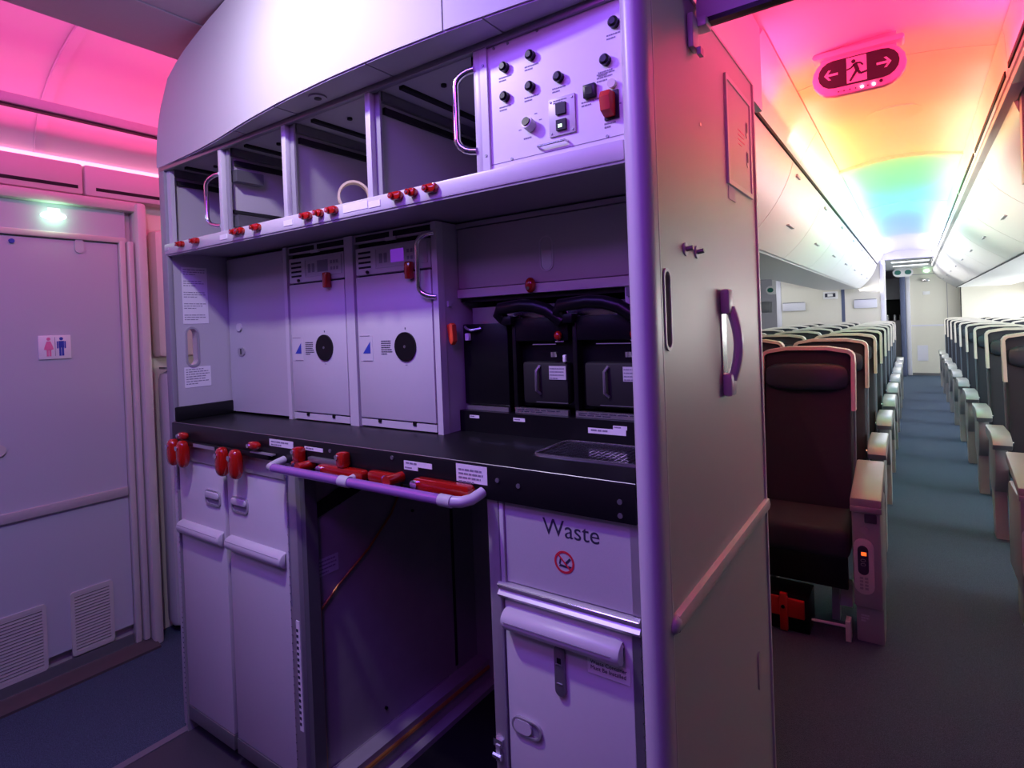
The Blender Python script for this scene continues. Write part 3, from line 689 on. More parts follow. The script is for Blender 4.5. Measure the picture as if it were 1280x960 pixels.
# brewers
wb = thing('hot_water_unit', 'plain black water heater box beside the coffee makers', 'water heater', (-0.96, CY+0.1, 1.137))
MB().box(-1.038, -0.885, CY+0.004, 1.48, 1.152, 1.375, 0.004).build('body', 'black_plastic', wb)
box('foot_plate', 'steel_bright', -1.03, -0.886, CY-0.002, CY+0.01, 1.138, 1.150, wb)
MB().box(-1.022, -1.008, CY-0.008, CY+0.004, 1.330, 1.350, 0.002).build('button', 'paper', wb)
MB().tube([(-1.025, CY, 1.368), (-1.01, CY-0.01, 1.362), (-0.995, CY-0.01, 1.358), (-0.97, CY, 1.362)], 0.004, 8).build('lever', 'steel_bright', wb)
def brewer(x0, x1, lab):
    t = thing('coffee_maker', lab, 'coffee maker', ((x0+x1)/2, CY+0.1, 1.137), 'coffee makers')
    W = x1-x0
    MB().box(x0, x1, CY+0.03, 1.48, 1.152, 1.385, 0.004).build('body', 'black_plastic', t)
    MB().box(x0, x0+0.012, CY, CY+0.04, 1.152, 1.385, 0.002).build('side_cheek', 'black_plastic', t)
    MB().box(x0+0.012, x1, CY, CY+0.03, 1.325, 1.385, 0.003).build('brew_head', 'black_plastic', t)
    pts = []
    for i in range(9):
        a = R(180-22.5*i*0.9); pts.append((x0+W*0.40+W*0.46*math.cos(a)*1.0, CY-0.012, 1.378+0.034*math.sin(a)))
    pts = [(x0-0.020, CY-0.004, 1.384), (x0-0.028, CY-0.016, 1.398), (x0-0.018, CY-0.022, 1.412), (x0+W*0.30, CY-0.022, 1.418), (x0+W*0.52, CY-0.02, 1.414), (x0+W*0.72, CY-0.016, 1.402), (x0+W*0.95, CY-0.008, 1.372)]
    MB().tube(pts, 0.0165, 12).build('pot_handle', 'black_plastic', t)
    MB().box(x0-0.020, x0+0.012, CY-0.02, CY+0.02, 1.368, 1.392, 0.004).build('handle_root', 'black_plastic', t)
    box('foot_plate', 'steel_bright', x0+0.004, x1-0.006, CY-0.002, CY+0.01, 1.138, 1.152, t)
    dashes('lettering', x0+0.012, x1-0.015, 1.149, 2, 0.005, CY-0.002, t, h=0.002, seed=61, m='print_dark')
    MB().ell((x1-0.022, CY-0.010, 1.338), 0.010, 0.010, 0.012).build('red_button', 'red_latch', t)
    box('button_base', 'paper_grey', x1-0.033, x1-0.011, CY-0.006, CY-0.001, 1.322, 1.3245, t)
    MB().cyl((x1-0.040, CY-0.002, 1.285), (x1-0.040, CY-0.002, 1.297), 0.009, 12).build('spout', 'steel_bright', t)
    box('label_plate', 'paper_grey', x1-0.056, x1-0.008, CY-0.003, CY+0.002, 1.228, 1.262, t)
    dashes('lettering', x1-0.054, x1-0.010, 1.257, 4, 0.008, CY-0.003, t, h=0.003, seed=62)
    pot = MB().box(x0+0.030, x1-0.004, CY-0.001, CY+0.03, 1.165, 1.272, 0.008).build('pot', 'black_matte', t)
    MB().tube([(x0+W*0.50, CY-0.001, 1.262), (x0+W*0.47, CY-0.012, 1.25), (x0+W*0.47, CY-0.012, 1.20), (x0+W*0.50, CY-0.001, 1.19)], 0.004, 8).build('pot_grip', 'alu_dark', pot)
    MB().box(x1-0.014, x1-0.006, CY-0.006, CY+0.004, 1.272, 1.290, 0.002).build('toggle', 'paper', t)
    box('front_bar', 'alu_dark', x0+0.07, x1-0.006, CY-0.001, CY+0.002, 1.1685, 1.1705, t)
    box('front_bar', 'alu', x0+0.065, x1-0.035, CY-0.0012, CY+0.002, 1.3155, 1.3175, t)
brewer(-0.868, -0.700, 'black coffee maker with red button next to the water heater')
brewer(-0.688, -0.500, 'black coffee maker with red button under the chrome tap')

# worktop -----------------------------------------------------------------
wt = thing('galley_worktop', 'black galley worktop with a deep front apron', 'worktop', (-1.25, 1.1, 1.0))
MB().box(LX, RX, FY-0.008, 1.50, 1.062, 1.080, 0.003).build('top_slab', 'black_top', wt)
MB().box(LX, RX, FY-0.010, FY+0.012, 1.006, 1.078, 0.003).build('apron', 'black_top', wt)
MB().box(LX, LX+0.012, FY, OY+0.01, 1.080, 1.128, 0.004).build('side_splash', 'black_top', wt)
MB().tube([(LX, FY-0.0085, 1.0795), (RX, FY-0.0085, 1.0795)], 0.0012, 6).build('edge_bead', 'alu_dark', wt)
gy0, gy1, gx0, gx1 = 1.062, 1.225, -0.700, -0.425
dg = MB().ring(rrect(gx0, gx1, gy0, gy1, 0.02), rrect(gx0+0.004, gx1-0.004, gy0+0.004, gy1-0.004, 0.017), 'Z', 1.080, 1.085).build('drain_grille', 'steel_bright', wt)
mb = MB()
nx, ny = 20, 11
for i in range(nx+1):
    x = gx0+0.004+(gx1-gx0-0.008)*i/nx; mb.box(x-0.0010, x+0.0010, gy0+0.004, gy1-0.004, 1.0825, 1.0833)
for j in range(ny+1):
    y = gy0+0.004+(gy1-gy0-0.008)*j/ny; mb.box(gx0+0.004, gx1-0.004, y-0.0010, y+0.0010, 1.0827, 1.0835)
o = mb.build('drain_mesh', 'chrome', dg); o['kind'] = 'stuff'
AY = FY-0.010
for x, z in ((-1.02, 1.066), (-0.712, 1.050), (-0.660, 1.045), (-0.440, 1.045), (-0.440, 1.02), (-1.25, 1.06)):
    MB().cyl((x, AY, z), (x, AY-0.002, z), 0.005, 10).build('apron_screw', 'alu_dark', wt)
lbl(-1.520, -1.408, 1.050, 1.070, AY, wt, nl=2, seed=71); lbl(-1.357, -1.279, 1.053, 1.063, AY, wt, seed=72)
lbl(-0.981, -0.893, 1.052, 1.064, AY, wt, seed=73); lbl(-0.981, -0.937, 1.043, 1.052, AY, wt, seed=74)
lbl(-0.822, -0.738, 1.036, 1.074, AY, wt, nl=4, seed=75); lbl(-1.295, -1.262, 1.022, 1.030, AY, wt, seed=76)
MB().box(-2.06, -1.51, AY-0.012, AY, 1.010, 1.026, 0.003).build('sliding_rail', 'black_plastic', wt)
MB().box(-1.93, -1.80, AY-0.014, AY-0.012, 1.012, 1.022).build('rail_insert', 'alu', wt)
MB().box(-1.60, -1.49, AY-0.014, AY-0.002, 1.025, 1.029).build('rail_insert', 'alu', wt)
MB().box(-1.327, -1.175, AY-0.014, AY, 1.026, 1.040, 0.002).build('rail_insert', 'alu_dark', wt)
# apron latches
def clip_v(x, z=0.985):
    o = MB().ell((x, AY-0.021, z), 0.023, 0.018, 0.045, 16, 10, 0.7).build('latch', 'red_latch', wt)
    MB().cyl((x-0.006, AY-0.036, z+0.020), (x-0.006, AY-0.041, z+0.020), 0.008, 12).build('latch_pivot', 'chrome', o)
for x in (-2.050, -1.985, -1.742, -1.668): clip_v(x)
for x, z in ((-1.994, 1.043), (-1.577, 1.048)):
    o = MB().ell((x, AY-0.014, z), 0.026, 0.013, 0.012, 14, 9, 0.8).build('latch', 'red_latch', wt)
    MB().cyl((x-0.012, AY-0.025, z), (x-0.012, AY-0.029, z), 0.006, 10).build('latch_pivot', 'chrome', o)
def clip_h(x0, x1, z, yk, pivot):
    o = MB().prism(rrect(x0, x1, z-0.013, z+0.013, 0.010), 'Y', AY-yk, AY-0.004, 0.003).build('latch', 'red_latch', wt)
    MB().cyl((pivot, AY-yk, z), (pivot, AY-yk-0.006, z), 0.010, 14).build('latch_pivot', 'chrome', o)
clip_h(-1.392, -1.318, 1.012, 0.022, -1.37); clip_h(-1.272, -1.100, 1.016, 0.026, -1.262); clip_h(-1.085, -1.000, 1.020, 0.022, -1.02); clip_h(-0.930, -0.768, 1.022, 0.028, -0.922)
for x, z in ((-1.362, 1.046), (-1.180, 1.050)):
    o = MB().box(x-0.015, x+0.015, AY-0.030, AY-0.002, z-0.022, z+0.018, 0.008).build('latch', 'red_latch', wt)
    MB().cyl((x-0.006, AY-0.030, z+0.006), (x-0.006, AY-0.034, z+0.006), 0.006, 12).build('latch_pivot', 'chrome', o)
for x, z in ((-1.325, 1.018), (-0.992, 1.024)):
    MB().cyl((x, AY-0.048, z), (x, AY, z), 0.013, 14).build('latch', 'red_latch', wt)
# pull-out rail under the worktop
rb = thing('towel_rail', 'violet rail with white arms standing out below the worktop edge', 'rail', (-1.1, 0.91, 1.0))
yb, zb = 0.898, 1.008
MB().tube([(-1.425, yb, zb), (-1.12, yb, zb), (-0.80, yb, zb)], 0.0115, 14).build('bar', 'rail_violet', rb)
MB().tube([(-0.80, yb, zb), (-0.772, yb+0.006, zb+0.001), (-0.758, yb+0.022, zb+0.004), (-0.752, AY, zb+0.012)], 0.0115, 14).build('arm', 'column_paint', rb)
MB().tube([(-1.425, yb, zb), (-1.444, yb+0.004, zb), (-1.450, yb+0.018, zb+0.002), (-1.452, AY, zb+0.008)], 0.0115, 14).build('arm', 'fascia_white', rb)
MB().tube([(-1.13, yb+0.01, zb), (-1.13, AY, zb+0.008)], 0.009, 12).build('arm', 'fascia_white', rb)
MB().cyl((-1.147, yb, zb), (-1.113, yb, zb), 0.0135, 16).build('collar', 'fascia_white', rb)
MB().cyl((-0.825, yb, zb), (-0.792, yb, zb), 0.0130, 16).build('collar', 'fascia_white', rb)

# lower galley ----------------------------------------------------------
MB().box(LX, -1.468, FY-0.002, FY+0.02, 0.955, 1.006).build('upper_strip', 'alu', g)
box('cart_bay_side', 'laminate_dark', LX, LX+0.004, FY+0.0, BY-0.03, 0.0, 1.0, g)
pst = MB().box(-1.466, -1.420, FY-0.002, FY+0.03, 0.03, 1.006, 0.003).build('front_post', 'alu', g)
MB().box(-1.420, -1.398, FY+0.012, FY+0.05, 0.03, 1.006).build('post_inner', 'alu_dark', g)
hm = MB().box(-1.459, -1.455, FY-0.004, FY-0.002, 0.60, 1.0)
o = hm.build('hinge_line', 'print_grey', pst)
mb = MB()
for i in range(40): mb.cyl((-1.457, FY-0.004, 0.05+i*0.0235), (-1.457, FY-0.0055, 0.05+i*0.0235), 0.0022, 6)
o = mb.build('rivets', 'chrome', pst); o['kind'] = 'stuff'
ls = box('ladder_label', 'paper', -1.440, -1.424, FY-0.0035, FY-0.002, 0.255, 0.565, pst)
for i in range(17): box('label_bar', 'print_dark', -1.439, -1.4305, FY-0.0042, FY-0.0035, 0.270+i*0.0165, 0.278+i*0.0165, ls)
# trolleys
def cart(x0, x1, lab):
    t = thing('galley_cart', lab, 'galley cart', ((x0+x1)/2, 1.3, 0.03), 'galley carts on the left')
    W = x1-x0
    box('body', 'lav_base', x0+0.0005, x1-0.0005, FY+0.024, BY-0.05, 0.09, 0.95, t)  # body coloured dark to put shade into the slit between the carts
    d = MB().box(x0+0.005, x1-0.004, FY+0.004, FY+0.022, 0.100, 0.952, 0.002).build('door', 'laminate_light', t)
    MB().box(x0+0.003, x1-0.003, FY+0.002, FY+0.03, 0.050, 0.098, 0.002).build('bumper', 'alu_dark', t)
    MB().box(x0+0.02, x1-0.02, FY+0.05, BY-0.08, 0.004, 0.05).build('chassis', 'black_plastic', t)
    z = 0.722
    bar = MB().prism([(FY+0.004-0.026*math.sin(R(a)), z+0.023*math.cos(R(a))) for a in range(0, 181, 15)], 'X', x0+0.012, x1-0.010, 0.007).build('handle_bar', 'laminate_light', t)
    MB().tube([(x0+0.02, FY-0.0195, z+0.010), (x1-0.02, FY-0.0195, z+0.010)], 0.0008, 5).build('handle_seam', 'print_grey', bar)
    hx = x0+W*(0.62 if x0 < -1.9 else 0.27)
    hx = x0+0.225 if x0 < -1.9 else x0+0.075
    h = MB().ring(rrect(hx-0.046, hx+0.046, 0.822, 0.872, 0.018), rrect(hx-0.040, hx+0.040, 0.828, 0.866, 0.014), 'Y', FY-0.001, FY+0.006).build('latch_bezel', 'alu', d)
    box('latch_recess', 'print_grey', hx-0.042, hx+0.042, FY+0.0032, FY+0.0042, 0.826, 0.868, h)
    MB().prism(rrect(hx-0.040, hx+0.040, 0.846, 0.866, 0.008), 'Y', FY-0.005, FY+0.004, 0.002).build('latch_paddle', 'laminate_light', h)
cart(LX+0.006, -1.800, 'narrow violet cart with handle beside the left galley end')
cart(-1.788, -1.470, 'narrow violet cart with handle beside the hinge post')
mb = MB()
for i in range(50): mb.cyl((LX-0.006, FY+0.004, 0.10+i*0.0175), (LX-0.006, FY+0.001, 0.10+i*0.0175), 0.003, 6)
o = mb.build('rivets', 'chrome', g); o['kind'] = 'stuff'
MB().box(LX-0.030, LX+0.003, FY+0.004, FY+0.02, 0.02, 1.0, 0.002).build('front_edge', 'laminate', g)
# empty bay
box('bay_wall', 'bay_wall', -1.425, -1.418, FY+0.05, 1.60, 0.10, 1.0, g)
box('bay_wall', 'bay_wall', -0.752, -0.745, FY+0.03, BY-0.02, 0.0, 1.0, g)
box('bay_back', 'laminate_dark', -1.425, -0.745, BY-0.03, BY-0.02, 0.0, 1.0, g)
box('bay_corner', 'dark_gap', -1.4185, -1.415, 1.592, 1.604, 0.12, 1.0, g)
box('bay_liner', 'laminate_dark', -1.425, -1.418, 1.604, BY-0.03, 0.10, 1.0, g)
MB().box(-1.420, -1.414, FY+0.05, 1.55, 0.10, 0.106).build('bay_edge', 'steel_bright', g)
MB().box(-1.425, -1.36, FY+0.05, BY-0.03, 0.018, 0.10).build('floor_guide', 'bay_wall', g)
MB().tube([(-1.357, FY+0.06, 0.075), (-1.357, BY-0.04, 0.075)], 0.007, 8).build('guide_stripe', 'copper_cord', g)
MB().box(-1.36, -1.32, FY+0.05, BY-0.03, 0.010, 0.030).build('floor_guide', 'bay_wall', g)
box('bay_floor', 'black_matte', -1.32, -0.752, FY+0.02, BY-0.03, 0.004, 0.012, g)
MB().prism([(FY+0.05, 0.875), (FY+0.05, 0.835), (1.55, 0.965), (1.55, 1.0), (1.40, 1.0)], 'X', -1.418, -1.412).build('bay_brace', 'black_matte', g)
cd_ = MB().tube([(-1.413, 1.42, 0.995), (-1.412, 1.36, 0.86), (-1.411, 1.30, 0.77), (-1.410, 1.20, 0.69), (-1.411, 1.08, 0.62), (-1.411, FY+0.06, 0.575)], 0.0035, 8).build('drain_hose', 'copper_cord', None)
tag(cd_, 'thin copper coloured hose hanging inside the empty cart bay', 'hose')
MB().tube([(-1.411, FY+0.058, 0.575), (-1.411, FY+0.056, 0.30), (-1.411, FY+0.058, 0.12)], 0.003, 8).build('bay_trim', 'copper_cord', g)
nb = box('paper_notice', 'paper_grey', -1.4178, -1.4165, FY+0.055, FY+0.13, 0.665, 0.715, g)
dashes('lettering', FY+0.06, FY+0.125, 0.708, 4, 0.011, -1.4165, nb, face='+X', seed=81, h=0.004)
for y, z in ((1.25, 0.16), (1.10, 0.86), (1.40, 0.75)): MB().cyl((-1.418, y, z), (-1.412, y, z), 0.005, 8).build('stud', 'black_plastic', g)
for z in (0.86, 0.90, 0.95): MB().cyl((-0.753, 1.1, z), (-0.758, 1.1, z), 0.008, 8).build('bay_fitting', 'black_plastic', g)
MB().box(-0.77, -0.752, 1.08, 1.14, 0.79, 0.83, 0.006).build('bay_fitting', 'black_plastic', g)

# waste side
MB().box(-0.748, -0.720, FY-0.002, FY+0.03, 0.0, 1.006, 0.002).build('front_post', 'alu', g)
MB().box(-0.718, -0.708, FY-0.001, FY+0.03, 0.83, 1.006, 0.001).build('post_groove', 'laminate_light', g)
box('post_groove', 'dark_gap', -0.7205, -0.7175, FY+0.004, FY+0.03, 0.83, 1.006, g)
hg = MB().box(-0.750, -0.728, FY-0.008, FY-0.002, 0.485, 0.50).build('post_catch', 'chrome', g)
MB().cyl((-0.748, FY-0.01, 0.468), (-0.728, FY-0.01, 0.468), 0.007, 10).build('catch_roller', 'chrome', hg)
MB().box(-0.743, -0.733, FY-0.01, FY-0.002, 0.455, 0.49).build('catch_pin', 'alu', hg)
wf = thing('waste_flap', 'grey flap lettered Waste with a round no smoking sign', 'waste flap', (-0.56, FY, 0.84))
box('panel', 'laminate', -0.706, -0.428, FY+0.004, FY+0.016, 0.838, 1.004, wf)
box('edge_strip', 'alu', -0.428, -0.412, FY+0.002, FY+0.02, 0.838, 1.004, wf)
text('lettering', 'Waste', 0.047, (-0.6145, FY+0.004, 0.9535), '-Y', 'print_dark', wf)
ns = MB().ring([(-0.568+0.022*math.cos(2*math.pi*i/32), 0.905+0.022*math.sin(2*math.pi*i/32)) for i in range(32)], [(-0.568+0.0178*math.cos(2*math.pi*i/32), 0.905+0.0178*math.sin(2*math.pi*i/32)) for i in range(32)], 'Y', FY+0.0032, FY+0.0042).build('prohibition_ring', 'print_red', wf)
c_ = Vector((-0.568, 0, 0.905))
MB().prism([(-0.568-0.0135, 0.905+0.0115), (-0.568-0.0115, 0.905+0.0135), (-0.568+0.0135, 0.905-0.0115), (-0.568+0.0115, 0.905-0.0135)], 'Y', FY+0.0030, FY+0.0040).build('prohibition_bar', 'print_red', wf)
MB().prism([(-0.580, 0.896), (-0.556, 0.894), (-0.552, 0.899), (-0.566, 0.899), (-0.577, 0.900)], 'Y', FY+0.0034, FY+0.0041).prism([(-0.568, 0.903), (-0.565, 0.900), (-0.553, 0.912), (-0.556, 0.915)], 'Y', FY+0.0034, FY+0.0041).prism([(-0.580, 0.900), (-0.577, 0.900), (-0.574, 0.912), (-0.577, 0.914)], 'Y', FY+0.0034, FY+0.0041).build('hand_mark', 'print_dark', wf)
MB().prism([(FY+0.01, 0.806), (FY-0.006, 0.806), (FY-0.010, 0.812), (FY-0.002, 0.820), (FY-0.010, 0.832), (FY-0.004, 0.836), (FY+0.01, 0.836)], 'X', -0.724, -0.412).build('cross_rail', 'alu', g)
MB().tube([(-0.722, FY-0.0085, 0.832), (-0.414, FY-0.0085, 0.832)], 0.0012, 6).build('rail_edge', 'chrome', g)
wc = thing('waste_cart', 'violet waste cart with broad handle bar under the waste flap', 'waste cart', (-0.57, 1.3, 0.03))
box('body', 'laminate', -0.712, -0.440, FY+0.03, BY-0.05, 0.08, 0.80, wc)
wdr = MB().box(-0.716, -0.432, FY+0.004, FY+0.028, 0.08, 0.800, 0.003).build('door', 'laminate_light', wc)
box('edge_strip', 'alu_dark', -0.431, -0.414, FY+0.002, FY+0.02, 0.03, 0.804, g)
mb = MB()
for i in range(32): mb.cyl((-0.4135, FY+0.001, 0.06+i*0.0235), (-0.4135, FY-0.001, 0.06+i*0.0235), 0.0022, 6)
o = mb.build('rivets', 'chrome', g); o['kind'] = 'stuff'
box('chassis', 'black_plastic', -0.70, -0.45, FY+0.05, BY-0.1, 0.004, 0.08, wc)
zb2 = 0.764
bar = MB().prism([(FY+0.004-0.030*math.sin(R(a)), zb2+0.024*math.cos(R(a))) for a in range(0, 181, 15)], 'X', -0.712, -0.446, 0.010).build('handle_bar', 'laminate_light', wc)
MB().tube([(-0.700, FY-0.0265, zb2+0.002), (-0.462, FY-0.0265, zb2+0.002)], 0.0009, 5).build('handle_seam', 'print_grey', bar)
lt = MB().prism(stadium(-0.5845, 0.690, 0.0115, 0.050), 'Y', FY-0.003, FY+0.004, 0.001).build('slide_latch', 'alu_dark', wdr)
box('latch_hole', 'black_plastic', -0.589, -0.580, FY-0.0036, FY-0.003, 0.705, 0.716, lt)
for z in (0.703, 0.665): box('latch_edge', 'chrome', -0.591, -0.578, FY-0.0045, FY-0.003, z-0.001, z+0.001, lt)
pl = MB().ring(stadium(-0.669, 0.545, 0.036, 0.018), stadium(-0.669, 0.545, 0.032, 0.014), 'Y', FY-0.002, FY+0.004).build('latch_bezel', 'alu', wdr)
MB().prism(stadium(-0.678, 0.545, 0.022, 0.0135), 'Y', FY-0.003, FY+0.004).build('latch_paddle', 'laminate_light', pl)
box('latch_recess', 'print_grey', -0.658, -0.640, FY+0.002, FY+0.0035, 0.535, 0.555, pl)
l1 = box('label_strip', 'paper', -0.524, -0.438, FY+0.002, FY+0.004, 0.706, 0.736, wdr)
text('lettering', 'Waste Container\nMust Be Installed', 0.0105, (-0.518, FY+0.0018, 0.7255), '-Y', 'print_dark', l1, depth=0.0002)
lbl(-0.482, -0.436, 0.800, 0.811, FY+0.003, g, seed=91)

tr = MB()
tr.ring([(1.03+0.042*math.cos(2*math.pi*i/28), 1.682+0.042+0.042*math.sin(2*math.pi*i/28)) for i in range(28)], [(1.03+0.036*math.cos(2*math.pi*i/28), 1.682+0.042+0.036*math.sin(2*math.pi*i/28)) for i in range(28)], 'X', -1.225, -1.200)
tp = tr.build('tape_roll', 'wood_tape'); tag(tp, 'beige roll of tape standing inside an open upper locker', 'tape roll')
# turn the roll a little toward the aisle
tp.rotation_euler[2] = R(-38)

# ================================================================== CABIN BEYOND
# header valance across the aisle behind the galley
vz0 = 1.985
vpts = [(-0.355, vz0), (0.75, vz0), (0.75, 2.36), (-0.13, 2.36)]+[(-0.13-0.225*math.sin(R(a)), 2.02+0.34*math.cos(R(a))) for a in range(10, 91, 10)]
vl = struct(MB().prism(vpts, 'Y', 1.225, 1.245).build('trim_8', 'column_paint'), 'violet curtain valance with a rounded end across the aisle')
MB().box(-0.35, 0.75, 1.222, 1.240, vz0-0.008, vz0+0.002).build('curtain_track', 'black_plastic', vl)
box('track_lip', 'threshold', -0.35, 0.75, 1.240, 1.248, vz0-0.008, vz0-0.002, vl)
struct(box('wall_over_galley', 'ceiling_white', -0.405, -0.385, 1.245, 2.02, 2.03, 2.34), 'closing panel above the galley')
struct(box('ceiling_galley', 'ceiling_white', -1.8, -0.40, 1.05, 2.02, 2.34, 2.36), 'ceiling panel above the galley')
# aisle ceiling panels
def arch(n=10):
    p = []
    for i in range(n+1):
        t = i/n; x = -0.385+0.665*t; p.append((x, 2.30+0.045*math.sin(math.pi*t)))
    return p
for y0, y1 in ((1.25, 2.70), (2.705, 4.40), (4.43, 6.30), (6.305, 9.0), (9.005, 11.4)):
    struct(MB().sheet(arch(), 'Y', y0, y1, t=0.02).build('ceiling_aisle', 'ceiling_white'), 'arched aisle ceiling panel washed in coloured light')
struct(MB().sheet([(x, z-0.018) for x, z in arch()], 'Y', 4.39, 4.45, t=0.02).build('trim_9', 'ceiling_white'), 'shallow rib across the aisle ceiling')
struct(MB().sheet([(x, z-0.006) for x, z in arch()], 'Y', 6.29, 6.32, t=0.01).build('trim_9', 'ceiling_white'), 'shallow rib across the aisle ceiling')
dm = MB().cyl((-0.055, 3.45, 2.352), (-0.055, 3.45, 2.338), 0.13, 36, 0.125).build('ceiling_disc', 'ceiling_white')
tag(dm, 'flat round plate on the aisle ceiling behind the exit sign', 'ceiling plate')
# far lower ceiling
struct(box('ceiling_far', 'ceiling_white', -0.9, 0.9, 11.4, 15.2, 2.22, 2.25), 'lower white ceiling at the back of the cabin')
struct(box('trim_10', 'bulkhead_lilac', -0.42, 0.30, 11.38, 11.42, 2.20, 2.36), 'step down to the lower ceiling')
for y0 in (12.3, 13.4): struct(box('trim_11', 'window_glow', -0.3, 0.25, y0, y0+0.15, 2.21, 2.22), 'light strip in the lower ceiling')
# cove panels
CL = [(-0.385, 2.30), (-0.405, 2.27), (-0.475, 2.145)]
for i in range(8):
    y0 = 2.02+i*1.3
    c = struct(MB().sheet(CL, 'Y', y0, y0+1.294, t=0.012).build('trim_12', 'bin_white'), 'sloping cove panel above the centre bins')
CR = [(0.280, 2.30), (0.285, 2.27), (0.292, 2.13)]
for i in range(9):
    y0 = 1.30+i*1.25
    c = struct(MB().sheet(CR, 'Y', y0, y0+1.244, t=-0.012).build('trim_13', 'bin_white'), 'upright cove panel above the window bins')
    box('air_slot', 'dark_gap', 0.2740, 0.2800, y0+0.04, y0+1.20, 2.146, 2.166, c)
    MB().box(0.285, 0.325, y0, y0+1.244, 2.105, 2.130, 0.004).build('lower_ledge', 'bin_white', c)
# overhead bins -------------------------------------------------------
def prof(pts, n=8):
    out = []
    for i in range(n+1):
        t = i/n
        x = (1-t)**3*pts[0][0]+3*t*(1-t)**2*pts[1][0]+3*t*t*(1-t)*pts[2][0]+t**3*pts[3][0]
        z = (1-t)**3*pts[0][1]+3*t*(1-t)**2*pts[1][1]+3*t*t*(1-t)*pts[2][1]+t**3*pts[3][1]
        out.append((x, z))
    return out
BL = prof([(-0.470, 2.125), (-0.50, 1.99), (-0.60, 1.84), (-0.72, 1.752)])
BR = prof([(0.315, 2.105), (0.335, 1.99), (0.50, 1.865), (0.66, 1.755)])
def bin_left(y0, y1, lab):
    t = thing('overhead_bin', lab, 'overhead bin', (-1.0, (y0+y1)/2, 1.74), 'overhead bins over the centre seats')
    mb = MB().sheet(BL, 'Y', y0+0.004, y1-0.004, t=-0.012); mb.build('door', 'bin_white', t)
    MB().prism([(-0.49, 2.12), (-0.74, 1.76), (-0.75, 1.748), (-1.25, 1.748), (-1.26, 1.76), (-1.51, 2.12)], 'Y', y0, y1).build('body', 'bin_white', t)
    box('door_gap', 'dark_gap', -0.474, -0.462, y0, y1, 2.126, 2.142, t)
    MB().box(-0.60, -0.572, (y0+y1)/2-0.09, (y0+y1)/2+0.09, 1.880, 1.888).build('latch', 'paper_grey', t)
    box('seat_number', 'paper_grey', -0.482, -0.472, y0+0.15, y0+0.25, 2.080, 2.093, t)
    return t
def bin_right(y0, y1, lab):
    t = thing('overhead_bin', lab, 'overhead bin', (0.9, (y0+y1)/2, 1.74), 'overhead bins over the window seats')
    MB().sheet(BR, 'Y', y0+0.004, y1-0.004, t=0.012).build('door', 'bin_white', t)
    MB().prism([(0.34, 2.10), (0.67, 1.765), (0.68, 1.748), (1.45, 1.748), (1.5, 2.10)], 'Y', y0, y1).build('body', 'bin_white', t)
    box('door_gap', 'dark_gap', 0.66, 0.672, y0+0.02, y1-0.02, 1.742, 1.7485, t)
    MB().box(0.452, 0.482, (y0+y1)/2-0.09, (y0+y1)/2+0.09, 1.898, 1.905).build('latch', 'paper_grey', t)
    return t
NB = 8
ORDB = ('first', 'second', 'third', 'fourth', 'fifth', 'sixth', 'seventh', 'eighth', 'ninth')
for i in range(NB):
    y0 = 2.02+i*1.15
    bin_left(y0, y0+1.15, 'white overhead bin over the centre seats next to the galley' if i == 0 else ('white overhead bin over the centre seats touching the far bulkhead' if i == NB-1 else '%s white overhead bin over the centre seats counted from the galley' % ORDB[i]))
for i in range(9):
    y0 = 2.75+i*1.2
    bin_right(y0, y0+1.2, 'first white overhead bin over the window seats, nearest the exit sign' if i == 0 else '%s white overhead bin over the window seats counted from the exit sign' % ORDB[i])
struct(box('wall_bin_end', 'lav_frame', 0.33, 1.5, 2.70, 2.75, 1.80, 2.30), 'closing wall at the start of the window bins')
# light strips in the coves (visible source of the coloured wash)
struct(box('ceiling_centre', 'ceiling_white', -3.4, -0.47, 2.02, 15.0, 2.20, 2.22), 'ceiling above the centre bins')
struct(box('ceiling_side', 'ceiling_white', 0.33, 2.0, 1.25, 15.0, 2.31, 2.33), 'ceiling above the window bins')

# side wall with windows on the right
wr = struct(box('wall_right', 'bin_white', 1.86, 1.90, 2.0, 15.0, 0, 2.3), 'white cabin side wall')
for i in range(10):
    y = 3.4+i*1.1
    wn = struct(MB().prism(rrect(y-0.16, y+0.16, 1.02, 1.50, 0.12), 'X', 1.852, 1.862).build('window_%d' % (i+1), 'window_glow'), 'bright oval cabin window')
    MB().ring(rrect(y-0.20, y+0.20, 0.98, 1.54, 0.15), rrect(y-0.16, y+0.16, 1.02, 1.50, 0.12), 'X', 1.835, 1.858).build('window_frame', 'bin_white', wn)
struct(box('wall_left_far', 'bin_white', -3.75, -3.70, 3.2, 15.0, 0, 2.3), 'white cabin side wall on the far left')

# exit sign --------------------------------------------------------------
ex = thing('exit_sign', 'hanging oval exit sign with running figure and two arrows', 'exit sign', (-0.14, 2.45, 2.32))
cxe, cze = -0.142, 2.235
MB().prism(stadium(cxe, cze, 0.147, 0.072), 'Y', 2.44, 2.47, 0.006).build('housing', 'sign_pink', ex)
MB().prism([(cxe-0.118, cze+0.02), (cxe-0.118, cze+0.115), (cxe+0.118, cze+0.115), (cxe+0.118, cze+0.02)], 'Y', 2.445, 2.468).build('neck', 'sign_pink', ex)
MB().prism(stadium(cxe, 2.313, 0.142, 0.011), 'Y', 2.42, 2.49, 0.004).build('mount', 'sign_pink', ex)
fc = MB().prism(stadium(cxe, cze+0.006, 0.126, 0.050), 'Y', 2.4375, 2.4395).build('sign_face', 'sign_dark', ex)
fy0, fy1 = 2.4358, 2.4374
box('pictogram_field', 'sign_pink', cxe-0.034, cxe+0.028, fy0+0.0008, fy1+0.0002, cze-0.038, cze+0.052, fc)
